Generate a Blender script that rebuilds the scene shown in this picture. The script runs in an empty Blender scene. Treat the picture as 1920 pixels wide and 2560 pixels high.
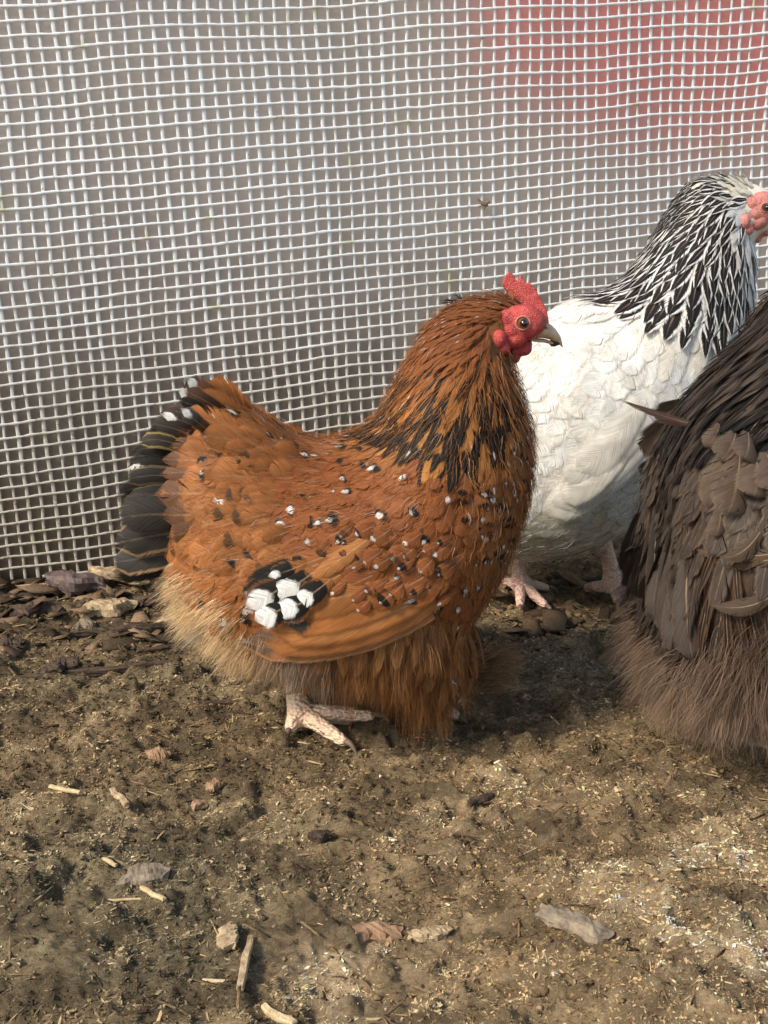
import bpy, bmesh, math, random
import numpy as np
from mathutils import Vector, Matrix
from mathutils.bvhtree import BVHTree
R = math.radians
random.seed(7); rng = np.random.default_rng(7)
sc = bpy.context.scene
COL = sc.collection

# ------------------------------------------------------------ camera, sky, sun, exposure
CAM_H, PITCH, F = 0.30, R(14.0), 2600.0
cd = bpy.data.cameras.new('camera'); cam = bpy.data.objects.new('camera', cd); COL.objects.link(cam)
cam.location = (0, 0, CAM_H); cam.rotation_euler = (R(90) - PITCH, 0, 0)
cd.sensor_fit = 'VERTICAL'; cd.sensor_height = 24.0; cd.lens = 24.0 * F / 2560.0
cd.clip_start = 0.01; cd.clip_end = 500
sc.camera = cam
SUN_AZ, SUN_EL = R(-126.0), R(41.0)          # azimuth from +Y towards +X
w = bpy.data.worlds.new('World'); sc.world = w; w.use_nodes = True
nt = w.node_tree
sky = nt.nodes.new('ShaderNodeTexSky'); sky.sky_type = 'NISHITA'; sky.sun_disc = False
sky.sun_elevation = SUN_EL; sky.sun_rotation = SUN_AZ
bg = nt.nodes['Background']; bg.inputs[1].default_value = 0.15
tint = nt.nodes.new('ShaderNodeMix'); tint.data_type = 'RGBA'; tint.blend_type = 'MULTIPLY'; tint.inputs[0].default_value = 1
tint.inputs[7].default_value = (1.0, 0.94, 0.84, 1)          # thin warm haze over the sky
nt.links.new(sky.outputs[0], tint.inputs[6]); nt.links.new(tint.outputs[2], bg.inputs[0])
sd = bpy.data.lights.new('sun', 'SUN'); sd.energy = 3.0; sd.angle = R(13.0); sd.color = (1.0, 0.90, 0.75)
sun = bpy.data.objects.new('sun', sd); COL.objects.link(sun)
sdir = Vector((math.sin(SUN_AZ) * math.cos(SUN_EL), math.cos(SUN_AZ) * math.cos(SUN_EL), math.sin(SUN_EL)))
sun.rotation_euler = sdir.to_track_quat('Z', 'Y').to_euler()
sc.view_settings.view_transform = 'Standard'; sc.view_settings.look = 'None'
sc.view_settings.exposure = 0.62; sc.view_settings.gamma = 1.0
sc.render.resolution_x = 768; sc.render.resolution_y = 1024
sc.render.engine = 'CYCLES'

# ------------------------------------------------------------ helpers
CP, SP = math.cos(PITCH), math.sin(PITCH)
def ray(px, py):
    cx = (px - 960) / F; cy = -(py - 1280) / F
    return Vector((cx, CP + cy * SP, -SP + cy * CP))
def U(px, py, Y):                       # pixel of the photo -> point of the vertical plane y = Y
    d = ray(px, py); t = Y / d.y
    return Vector((d.x * t, Y, CAM_H + d.z * t))
def G(px, py, z=0.0):                   # pixel -> ground point
    d = ray(px, py); t = (z - CAM_H) / d.z
    return Vector((d.x * t, d.y * t, z))
def proj(p):
    x, y, z = p[0], p[1], p[2] - CAM_H
    f = y * CP - z * SP; c = y * SP + z * CP
    return 960 + F * x / f, 1280 - F * c / f
def srgb(r, g, b):
    return tuple((c / 255 / 12.92) if c / 255 <= 0.04045 else ((c / 255 + 0.055) / 1.055) ** 2.4 for c in (r, g, b))
def empty(name, loc, label=None, cat=None, group=None, kind=None):
    o = bpy.data.objects.new(name, None); o.empty_display_size = 0.03; COL.objects.link(o); o.location = loc
    return tag(o, label, cat, group, kind)
def tag(o, label=None, cat=None, group=None, kind=None):
    if label: o['label'] = label
    if cat: o['category'] = cat
    if group: o['group'] = group
    if kind: o['kind'] = kind
    return o
def link(name, me, mats, parent=None, smooth=True):
    o = bpy.data.objects.new(name, me); COL.objects.link(o)
    for m in (mats if isinstance(mats, (list, tuple)) else [mats]):
        if m.name not in [x.name for x in me.materials if x]: me.materials.append(m)
    if smooth: me.polygons.foreach_set('use_smooth', [True] * len(me.polygons))
    if parent:
        o.parent = parent
        o.matrix_parent_inverse = Matrix.Translation(-parent.location)
    return o
def attr(me, name, arr):
    a = me.color_attributes.new(name, 'FLOAT_COLOR', 'POINT')
    a.data.foreach_set('color', np.asarray(arr, dtype=np.float32).ravel())

# value noise
_perm = rng.permutation(4096)
_val = rng.random(4096)
def _h(ix, iy, s):
    return _val[_perm[(ix + _perm[(iy + s * 131) & 4095]) & 4095]]
def vnoise(x, y, s=0):
    x0 = np.floor(x).astype(int); y0 = np.floor(y).astype(int)
    fx = x - x0; fy = y - y0; fx = fx * fx * (3 - 2 * fx); fy = fy * fy * (3 - 2 * fy)
    a = _h(x0, y0, s); b = _h(x0 + 1, y0, s); c = _h(x0, y0 + 1, s); d = _h(x0 + 1, y0 + 1, s)
    return (a * (1 - fx) + b * fx) * (1 - fy) + (c * (1 - fx) + d * fx) * fy
def fbm(x, y, n, s=0, g=0.5):
    t = 0; a = 1; tot = 0
    for i in range(n):
        t = t + a * vnoise(x * 2 ** i + 17.3 * i, y * 2 ** i - 9.1 * i, s + i); tot += a; a *= g
    return t / tot

# ------------------------------------------------------------ node helper
class NT:
    def __init__(s, name):
        s.m = bpy.data.materials.new(name); s.m.use_nodes = True; s.t = s.m.node_tree
        s.b = s.t.nodes['Principled BSDF']; s.out = s.t.nodes['Material Output']
    def n(s, typ, **kw):
        nd = s.t.nodes.new(typ)
        for k, v in kw.items(): setattr(nd, k, v)
        return nd
    def put(s, sock, v):
        if isinstance(v, bpy.types.NodeSocket): s.t.links.new(v, sock)
        else:
            if hasattr(sock.default_value, '__len__') and not hasattr(v, '__len__'): v = (v, v, v)
            if hasattr(sock.default_value, '__len__') and len(sock.default_value) == 4 and len(v) == 3: v = (*v, 1)
            sock.default_value = v
    def math(s, op, a, b=0.0, c=0.0, clamp=False):
        nd = s.n('ShaderNodeMath', operation=op, use_clamp=clamp)
        s.put(nd.inputs[0], a); s.put(nd.inputs[1], b); s.put(nd.inputs[2], c)
        return nd.outputs[0]
    def mix(s, f, a, b, bt='MIX'):
        nd = s.n('ShaderNodeMix', data_type='RGBA', blend_type=bt)
        s.put(nd.inputs[0], f); s.put(nd.inputs[6], a); s.put(nd.inputs[7], b)
        return nd.outputs[2]
    def attr(s, name):
        nd = s.n('ShaderNodeAttribute', attribute_name=name); return nd
    def noise(s, vec, scale, detail=4, rough=0.5, dist=0.0):
        nd = s.n('ShaderNodeTexNoise'); nd.inputs['Scale'].default_value = scale
        nd.inputs['Detail'].default_value = detail; nd.inputs['Roughness'].default_value = rough
        nd.inputs['Distortion'].default_value = dist
        if vec is not None: s.t.links.new(vec, nd.inputs['Vector'])
        return nd.outputs[0]
    def vor(s, vec, scale, feature='F1'):
        nd = s.n('ShaderNodeTexVoronoi', feature=feature); nd.inputs['Scale'].default_value = scale
        if vec is not None: s.t.links.new(vec, nd.inputs['Vector'])
        return nd.outputs[0]
    def ramp(s, f, a, b, ca=0.0, cb=1.0):
        nd = s.n('ShaderNodeMapRange', clamp=True, interpolation_type='SMOOTHSTEP'); s.put(nd.inputs[0], f)
        nd.inputs[1].default_value = a; nd.inputs[2].default_value = b
        nd.inputs[3].default_value = ca; nd.inputs[4].default_value = cb
        return nd.outputs[0]
    def cramp(s, f, stops):
        nd = s.n('ShaderNodeValToRGB'); s.put(nd.inputs[0], f); e = nd.color_ramp.elements
        while len(e) < len(stops): e.new(0.5)
        for el, (p, c) in zip(e, stops): el.position = p; el.color = (*c, 1)
        return nd.outputs[0]
    def bump(s, h, strength=0.3, dist=0.001, normal=None):
        nd = s.n('ShaderNodeBump'); s.put(nd.inputs['Height'], h); nd.inputs['Strength'].default_value = strength
        nd.inputs['Distance'].default_value = dist
        if normal is not None: s.t.links.new(normal, nd.inputs['Normal'])
        s.t.links.new(nd.outputs[0], s.b.inputs['Normal']); return nd.outputs[0]
    def pos(s): return s.n('ShaderNodeNewGeometry').outputs['Position']
    def set(s, color=None, rough=None, spec=None, **kw):
        if color is not None: s.put(s.b.inputs['Base Color'], color)
        if rough is not None: s.put(s.b.inputs['Roughness'], rough)
        if spec is not None: s.put(s.b.inputs['Specular IOR Level'], spec)
        for k, v in kw.items(): s.put(s.b.inputs[k], v)
        return s.m

# ------------------------------------------------------------ materials
def feather_mat():
    s = NT('feather_vane')
    uv = s.attr('fuv'); sep = s.n('ShaderNodeSeparateColor'); s.t.links.new(uv.outputs[0], sep.inputs[0])
    u, v, rnd = sep.outputs[0], sep.outputs[1], sep.outputs[2]        # u 0..1 across, v 0..1 along, rnd
    au = s.math('ABSOLUTE', s.math('SUBTRACT', s.math('MULTIPLY', u, 2.0), 1.0))
    A = s.attr('fA'); E = s.attr('fE'); M = s.attr('fM'); T = s.attr('fT')
    # barb coordinate: v - k*|u|, stretched
    cmb = s.n('ShaderNodeCombineXYZ')
    s.put(cmb.inputs[0], s.math('MULTIPLY', s.math('SUBTRACT', v, s.math('MULTIPLY', au, 0.35)), 56.0))
    s.put(cmb.inputs[1], s.math('MULTIPLY', u, 1.6)); s.put(cmb.inputs[2], s.math('MULTIPLY', rnd, 91.0))
    barb = s.noise(cmb.outputs[0], 1.0, 3, 0.6)
    big = s.noise(s.pos(), 60.0, 3, 0.6)
    fine = s.noise(s.pos(), 420.0, 3, 0.6)
    # edge
    e = s.math('ADD', au, s.math('MULTIPLY', s.math('SUBTRACT', barb, 0.5), 0.34))
    ef = s.ramp(s.math('SUBTRACT', e, E.outputs['Alpha']), -0.09, 0.10)
    col = s.mix(ef, A.outputs[0], E.outputs[0])
    # middle band, tip
    vv = s.math('ADD', s.math('ADD', v, s.math('MULTIPLY', s.math('SUBTRACT', fine, 0.5), 0.16)), s.math('MULTIPLY', s.math('SUBTRACT', barb, 0.5), 0.10))
    vv = s.math('SUBTRACT', vv, s.math('MULTIPLY', s.math('POWER', au, 2.0), 0.10))
    mf = s.ramp(s.math('SUBTRACT', vv, M.outputs['Alpha']), -0.03, 0.04)
    col = s.mix(s.math('MULTIPLY', mf, s.ramp(au, 0.65, 0.95, 1.0, 0.15)), col, M.outputs[0])
    tf = s.ramp(s.math('SUBTRACT', s.math('SUBTRACT', vv, s.math('MULTIPLY', s.math('POWER', au, 2.0), 0.34)), T.outputs['Alpha']), -0.05, 0.05)
    tf = s.math('MULTIPLY', tf, s.math('MAXIMUM', s.ramp(fine, 0.38, 0.50), s.ramp(T.outputs['Alpha'], 0.745, 0.75, 1.0, 0.0)))
    col = s.mix(s.math('MULTIPLY', tf, s.ramp(s.math('ADD', au, s.math('MULTIPLY', s.math('SUBTRACT', rnd, 0.5), 0.7)), 0.55, 0.85, 1.0, 0.0)), col, T.outputs[0])
    # shaft a little paler, colour variation between barbs and between patches
    sh = s.ramp(au, 0.0, 0.10, 0.75, 0.0)
    col = s.mix(s.math('MULTIPLY', sh, s.ramp(v, 0.1, 0.8, 1.0, 0.2)), col, s.mix(0.55, col, (0.75, 0.55, 0.36)))
    k = s.math('ADD', s.math('MULTIPLY', s.ramp(barb, 0.25, 0.75), 0.62), 0.66)
    k = s.math('MULTIPLY', k, s.ramp(big, 0.25, 0.75, 0.82, 1.15))
    mul = s.n('ShaderNodeVectorMath', operation='SCALE'); s.put(mul.inputs[0], col); s.put(mul.inputs['Scale'], k)
    s.set(mul.outputs[0], 0.55, 0.18)
    s.put(s.b.inputs['Sheen Weight'], 0.03); s.put(s.b.inputs['Sheen Roughness'], 0.5)
    s.bump(s.math('ADD', barb, s.math('MULTIPLY', au, -0.3)), 0.4, 0.0005)
    # ragged transparent fringe between barbs
    al = s.ramp(s.math('ADD', s.math('MAXIMUM', s.math('POWER', au, 1.5), s.ramp(v, 0.70, 1.04)), s.math('MULTIPLY', s.math('SUBTRACT', barb, 0.5), 0.9)), 0.55, 1.06, 1.0, 0.0)
    c2 = s.n('ShaderNodeCombineXYZ')
    s.put(c2.inputs[0], s.math('MULTIPLY', s.math('SUBTRACT', v, s.math('MULTIPLY', au, 0.30)), 15.0))
    s.put(c2.inputs[1], s.math('MULTIPLY', s.ramp(u, 0.45, 0.55), 7.0)); s.put(c2.inputs[2], s.math('MULTIPLY', rnd, 57.0))
    split = s.ramp(s.math('ADD', s.noise(c2.outputs[0], 1.0, 1, 0.4), s.math('MULTIPLY', au, 0.22)), 0.74, 0.80, 1.0, 0.0)
    al = s.math('MULTIPLY', al, s.math('MAXIMUM', split, s.math('SUBTRACT', 1.0, uv.outputs['Alpha'])))
    tr = s.n('ShaderNodeBsdfTranslucent'); s.put(tr.inputs[0], mul.outputs[0])
    mx = s.n('ShaderNodeMixShader'); mx.inputs[0].default_value = 0.18
    s.t.links.new(s.b.outputs[0], mx.inputs[1]); s.t.links.new(tr.outputs[0], mx.inputs[2])
    tp = s.n('ShaderNodeBsdfTransparent'); m2 = s.n('ShaderNodeMixShader'); s.put(m2.inputs[0], al)
    s.t.links.new(tp.outputs[0], m2.inputs[1]); s.t.links.new(mx.outputs[0], m2.inputs[2]); s.t.links.new(m2.outputs[0], s.out.inputs[0])
    return s.m
M_FEATHER = feather_mat()
def strand_mat():
    s = NT('down_strand'); c = s.attr('sc')
    n = s.noise(s.pos(), 90.0, 3, 0.6)
    col = s.mix(1.0, c.outputs[0], s.cramp(n, [(0.25, (0.72, 0.70, 0.68)), (0.75, (1.2, 1.18, 1.15))]), 'MULTIPLY')
    s.set(col, 0.6, 0.25); s.put(s.b.inputs['Sheen Weight'], 0.1)
    tr = s.n('ShaderNodeBsdfTranslucent'); s.t.links.new(col, tr.inputs[0])
    mx = s.n('ShaderNodeMixShader'); mx.inputs[0].default_value = 0.42
    s.t.links.new(s.b.outputs[0], mx.inputs[1]); s.t.links.new(tr.outputs[0], mx.inputs[2]); s.t.links.new(mx.outputs[0], s.out.inputs[0])
    return s.m
M_STRAND = strand_mat()
def noise_mat(name, c1, c2, scale=80, rough=0.6, bump=0.3, bscale=None, spec=0.3, detail=5, bd=0.001, **kw):
    s = NT(name); p = s.pos(); n = s.noise(p, scale, detail, 0.6)
    s.set(s.cramp(n, [(0.3, c1), (0.7, c2)]), rough, spec, **kw)
    s.bump(s.noise(p, bscale or scale * 4, 4, 0.65), bump, bd)
    return s.m
M_UNDER_O = noise_mat('underdown_orange', (0.16, 0.055, 0.016), (0.26, 0.10, 0.03), 150)
M_UNDER_W = noise_mat('underdown_white', (0.58, 0.54, 0.46), (0.72, 0.68, 0.60), 60)
M_UNDER_B = noise_mat('underdown_brown', (0.035, 0.020, 0.012), (0.07, 0.042, 0.026), 100)
def red_mat(name, c1, c2, c3):
    s = NT(name); p = s.pos()
    n = s.noise(p, 170, 4, 0.6); v = s.vor(p, 1500)
    col = s.cramp(n, [(0.25, c1), (0.55, c2), (0.85, c3)])
    col = s.mix(s.ramp(v, 0.2, 0.6, 0.0, 0.35), col, c3)
    s.set(col, 0.42, 0.4); s.put(s.b.inputs['Subsurface Weight'], 0.15)
    s.put(s.b.inputs['Subsurface Radius'], (0.004, 0.001, 0.0006)); s.put(s.b.inputs['Subsurface Scale'], 0.6)
    s.bump(s.math('ADD', v, s.math('MULTIPLY', n, 3.0)), 0.6, 0.0011)
    return s.m
M_RED = red_mat('red_skin', (0.22, 0.012, 0.022), (0.50, 0.042, 0.048), (0.70, 0.17, 0.13))
M_PINK = red_mat('pink_skin', (0.42, 0.10, 0.09), (0.58, 0.20, 0.17), (0.68, 0.34, 0.28))
def leg_mat(name, c1, c2, c3):
    s = NT(name); p = s.pos()
    n = s.noise(p, 130, 4, 0.6)
    mp = s.n('ShaderNodeMapping'); mp.inputs['Scale'].default_value = (1, 1, 1.6); s.t.links.new(p, mp.inputs[0])
    v = s.vor(mp.outputs[0], 300)
    col = s.cramp(n, [(0.25, c1), (0.5, c2), (0.8, c3)])
    col = s.mix(s.ramp(s.vor(mp.outputs[0], 300, 'DISTANCE_TO_EDGE'), 0.0, 0.08, 0.5, 0.0), col, c1)
    s.set(col, 0.5, 0.35); s.bump(v, 1.0, -0.0020); return s.m
M_LEG_O = leg_mat('yellow_leg_scales', (0.64, 0.42, 0.28), (0.78, 0.56, 0.40), (0.84, 0.66, 0.50))
M_LEG_W = leg_mat('pink_leg_scales', (0.42, 0.20, 0.17), (0.66, 0.46, 0.38), (0.74, 0.60, 0.46))
M_BEAK = noise_mat('horn_beak', (0.50, 0.32, 0.20), (0.82, 0.60, 0.42), 160, 0.38, 0.15, 500, 0.45)
M_CLAW = noise_mat('horn_claw', (0.10, 0.07, 0.05), (0.22, 0.16, 0.11), 200, 0.45)
def flat(name, c, rough=0.5, spec=0.5, **kw):
    s = NT(name); return s.set(c, rough, spec, **kw)
M_IRIS = noise_mat('iris_amber', (0.10, 0.035, 0.012), (0.24, 0.09, 0.03), 900, 0.15, 0.0, spec=0.6)
M_PUPIL = flat('pupil_black', (0.004, 0.004, 0.004), 0.05, 0.8, **{'Coat Weight': 1.0})
M_MUD = noise_mat('wet_mud', (0.015, 0.010, 0.007), (0.05, 0.035, 0.022), 400, 0.35, 1.0, 900, 0.5)

# ------------------------------------------------------------ ground
def ground_z(x, y):
    x = np.asarray(x, float); y = np.asarray(y, float)
    z = (fbm(x * 6, y * 6, 3, 3) - 0.5) * 0.022
    z += (fbm(x * 26 + 5, y * 34, 3, 11) - 0.5) * 0.009
    b = np.abs(fbm(x * 75, y * 75, 3, 21) - 0.5) * 2
    z += (0.45 - b) * 0.0065
    z += (fbm(x * 210, y * 230, 3, 31) - 0.5) * 0.0058
    # clods: thresholded noise
    c = np.clip(fbm(x * 48 + 31, y * 48 + 7, 2, 41) - 0.60, 0, 1); z += c * 0.035
    # mound in the lower right corner, hollow in front of it
    z += (0.020 + 0.010 * (fbm(x * 60, y * 60, 3, 401) - 0.5) * 2) * np.exp(-(((x - 0.135) / 0.07) ** 2 + ((y - 0.37) / 0.09) ** 2))
    z += -0.008 * np.exp(-(((x - 0.02) / 0.05) ** 2 + ((y - 0.42) / 0.03) ** 2))
    return z - 0.004
def axis(lo, hi, step, far, n_far):
    c = np.arange(lo, hi, step); t = np.linspace(0, 1, n_far + 1)[1:]
    g = (far) * (t ** 4) + step * 30 * t
    return np.concatenate([(lo - g)[::-1], c, hi + g])
xs = axis(-0.40, 0.46, 0.00125, 60, 26); ys = axis(0.26, 1.16, 0.00125, 60, 26)
X, Yg = np.meshgrid(xs, ys)
Z = ground_z(X, Yg)
V = np.stack([X, Yg, Z], -1).reshape(-1, 3)
ny, nx = X.shape
idx = np.arange(nx * ny).reshape(ny, nx)
Fq = np.stack([idx[:-1, :-1], idx[:-1, 1:], idx[1:, 1:], idx[1:, :-1]], -1).reshape(-1, 4)
def np_mesh(name, V, Q):
    me = bpy.data.meshes.new(name)
    me.vertices.add(len(V)); me.vertices.foreach_set('co', np.asarray(V, np.float32).ravel())
    k = Q.shape[1]
    me.loops.add(Q.size); me.loops.foreach_set('vertex_index', Q.astype(np.int32).ravel())
    me.polygons.add(len(Q)); me.polygons.foreach_set('loop_start', np.arange(0, Q.size, k, dtype=np.int32))
    me.update(calc_edges=True); return me
gme = np_mesh('ground', V, Fq)
# material masks: pale dry patches (R), green film (G), darker patches by the sheet's foot and under two hens (B)
def gblob(px, py, rx, ry, rot=0):
    c = G(px, py); dx = X - c.x; dy = Yg - c.y
    cr, sr = math.cos(rot), math.sin(rot); a = dx * cr + dy * sr; b = -dx * sr + dy * cr
    return np.exp(-((a / rx) ** 2 + (b / ry) ** 2))
nA = fbm(X * 40, Yg * 40, 4, 51); nB = fbm(X * 9, Yg * 9, 4, 61); nC = fbm(X * 120, Yg * 120, 3, 71)
pale = 1.3 * gblob(1640, 2330, 0.030, 0.045, 0.4) + 0.9 * gblob(1900, 2480, 0.035, 0.04) + 1.0 * gblob(1850, 2150, 0.03, 0.03) \
     + 0.8 * gblob(760, 2380, 0.03, 0.025) + 0.7 * gblob(1050, 2450, 0.05, 0.03) + 0.5 * gblob(1430, 2000, 0.07, 0.04) + 0.35 * gblob(1250, 2250, 0.1, 0.05)
pale = np.clip(pale * (0.1 + 2.4 * np.clip(nA - 0.3, 0, 1)), 0, 1)
green = 0.9 * gblob(250, 2150, 0.12, 0.07) + 0.9 * gblob(1400, 1640, 0.10, 0.07) + 0.6 * gblob(300, 2400, 0.10, 0.04) + 0.6 * gblob(350, 1700, 0.14, 0.05) - 0.3 * gblob(1000, 2150, 0.14, 0.10) + 0.25
green = np.clip(green * (0.3 + 1.2 * nB) + (nA - 0.5) * 0.8, 0, 1)
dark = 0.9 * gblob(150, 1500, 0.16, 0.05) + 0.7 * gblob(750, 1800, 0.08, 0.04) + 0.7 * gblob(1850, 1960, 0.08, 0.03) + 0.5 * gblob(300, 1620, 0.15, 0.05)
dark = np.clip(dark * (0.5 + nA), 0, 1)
mott = 0.72 + 1.0 * np.clip((fbm(X * 34 + 3, Yg * 48, 5, 301, 0.62) - 0.34) / 0.32, 0, 1)
attr(gme, 'gm', np.stack([pale, green, dark, mott], -1).reshape(-1, 4))
def ground_mat():
    s = NT('trodden_earth'); p = s.pos(); a = s.attr('gm'); sep = s.n('ShaderNodeSeparateColor'); s.t.links.new(a.outputs[0], sep.inputs[0])
    mp = s.n('ShaderNodeMapping'); mp.inputs['Scale'].default_value = (0.6, 1.0, 1.0); mp.inputs['Rotation'].default_value = (0, 0, 0.3); s.t.links.new(p, mp.inputs[0])
    n1 = s.noise(mp.outputs[0], 35, 8, 0.7, 0.8); n2 = s.noise(mp.outputs[0], 240, 8, 0.78, 1.2); n3 = s.noise(p, 1300, 5, 0.8)
    base = s.cramp(n1, [(0.28, (0.09, 0.060, 0.029)), (0.45, (0.27, 0.19, 0.10)), (0.60, (0.42, 0.30, 0.165)), (0.78, (0.56, 0.43, 0.26))])
    gr = s.cramp(n2, [(0.3, (0.08, 0.069, 0.034)), (0.5, (0.20, 0.175, 0.095)), (0.72, (0.33, 0.295, 0.18))])
    col = s.mix(s.math('MULTIPLY', sep.outputs[1], 0.75), base, gr)
    flk = s.cramp(n2, [(0.32, (0.035, 0.022, 0.012)), (0.50, (0.135, 0.090, 0.050)), (0.70, (0.36, 0.25, 0.145))])
    col = s.mix(s.ramp(n2, 0.40, 0.70, 0.55, 0.10), col, flk)
    pal = s.cramp(n2, [(0.30, (0.14, 0.085, 0.045)), (0.48, (0.44, 0.31, 0.18)), (0.66, (0.68, 0.54, 0.36))])
    col = s.mix(s.math('MULTIPLY', sep.outputs[0], 0.9), col, pal)
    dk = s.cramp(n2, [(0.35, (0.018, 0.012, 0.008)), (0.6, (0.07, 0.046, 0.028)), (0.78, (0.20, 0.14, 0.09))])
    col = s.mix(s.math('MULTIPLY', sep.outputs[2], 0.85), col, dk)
    col = s.mix(s.ramp(n3, 0.35, 0.72, 0.0, 0.5), col, s.mix(0.5, col, (0.36, 0.27, 0.17)))
    ml = s.n('ShaderNodeVectorMath', operation='SCALE'); s.put(ml.inputs[0], col); s.put(ml.inputs['Scale'], a.outputs['Alpha']); col = ml.outputs[0]
    s.set(col, s.ramp(n1, 0.3, 0.7, 0.6, 0.95), 0.22)
    h = s.math('ADD', s.math('MULTIPLY', n2, 1.0), s.math('MULTIPLY', n3, 0.45))
    s.bump(h, 1.0, 0.0045); return s.m
M_GROUND = ground_mat()
tag(link('ground', gme, M_GROUND), kind='structure')
gz = lambda x, y: float(ground_z(np.array([x]), np.array([y]))[0])

# ------------------------------------------------------------ litter on the ground
def shard_batch(name, n, size, col_fn, mat, region, flatness=0.35, elong=(1, 2.2), seed=1, dens=None):
    r = np.random.default_rng(seed); Vs = []; Qs = []; Cs = []; k = 0
    base = np.array([[-1, -1, 0], [1, -1, 0], [1, 1, 0], [-1, 1, 0], [-.7, -.7, 1], [.7, -.7, 1], [.7, .7, 1], [-.7, .7, 1]], float)
    q = np.array([[3, 2, 1, 0], [4, 5, 6, 7], [0, 1, 5, 4], [1, 2, 6, 5], [2, 3, 7, 6], [3, 0, 4, 7]])
    cnt = 0
    while cnt < n:
        x = r.uniform(region[0], region[1]); y = region[2] + (region[3] - region[2]) * r.random() ** 1.2
        if dens is not None and r.random() > dens(x, y): continue
        cnt += 1
        s = size[0] + (size[1] - size[0]) * r.random() ** 3.5
        e = r.uniform(*elong)
        P = base * np.array([s * e, s, s * flatness]) * r.uniform(0.35, 1.6, (8, 3))
        P[:, 2] += 0.25 * s * np.sin(P[:, 0] / (s * e) * 1.5) * r.uniform(-1, 1)
        Rm = np.array((Matrix.Rotation(r.uniform(0, 6.28), 3, 'Z') @ Matrix.Rotation(r.normal(0, 0.3), 3, 'X') @ Matrix.Rotation(r.normal(0, 0.25), 3, 'Y')))
        P = P @ Rm.T + np.array([x, y, 0]); Vs.append(P); Qs.append(q + k); k += 8
        Cs.append(np.repeat(np.array([[*(np.array(col_fn(r)) * r.uniform(0.7, 1.25)), 1]]), 8, 0))
    V = np.concatenate(Vs); ctr = V.reshape(-1, 8, 3).mean(1)
    V[:, 2] += np.repeat(ground_z(ctr[:, 0], ctr[:, 1]), 8)
    me = np_mesh(name, V, np.concatenate(Qs)); attr(me, 'sc', np.concatenate(Cs))
    return me
def chip_mat():
    s = NT('litter_chips'); c = s.attr('sc'); p = s.pos(); n = s.noise(p, 500, 4, 0.65)
    col = s.mix(1.0, c.outputs[0], s.cramp(n, [(0.3, (0.55, 0.5, 0.45)), (0.7, (1.25, 1.2, 1.15))]), 'MULTIPLY')
    s.set(col, 0.8, 0.25); s.bump(n, 0.8, 0.0008); return s.m
M_CHIP = chip_mat()
def crumb_col(r):
    k = r.random()
    if k < 0.45: c = (0.12, 0.080, 0.042)
    elif k < 0.72: c = (0.21, 0.148, 0.080)
    elif k < 0.93: c = (0.17, 0.155, 0.080)
    elif k < 0.985: c = (0.34, 0.24, 0.14)
    else: c = (0.60, 0.52, 0.40)
    return c
REG = (-0.42, 0.46, 0.28, 1.14)
tag(link('soil_crumbs', shard_batch('soil_crumbs', 9000, (0.0003, 0.0014), crumb_col, M_CHIP, REG, 0.75, (0.8, 1.6), 3), M_CHIP, smooth=False), kind='stuff')
def fibre_col(r):
    k = r.random()
    if k < 0.5: c = (0.20, 0.135, 0.075)
    elif k < 0.8: c = (0.07, 0.045, 0.026)
    else: c = (0.50, 0.38, 0.22)
    return c
tag(link('plant_fibre_litter', shard_batch('plant_fibre_litter', 5500, (0.0002, 0.0008), fibre_col, M_CHIP, REG, 0.7, (6, 16), 5), M_CHIP, smooth=False), kind='stuff')
dl = lambda x, y: math.exp(-((y - 0.90 + 0.1 * (x + 0.3)) / 0.09) ** 2) * (1.0 if x < 0.0 else 0.35)
tag(link('bark_litter', shard_batch('bark_litter', 1500, (0.0012, 0.009), lambda r: np.array((0.10, 0.069, 0.042)) * r.choice([0.5, 0.9, 1.6, 2.4]), M_CHIP, REG, 0.35, (1.2, 2.8), 9, dl), M_CHIP, smooth=False), kind='stuff')

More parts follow.
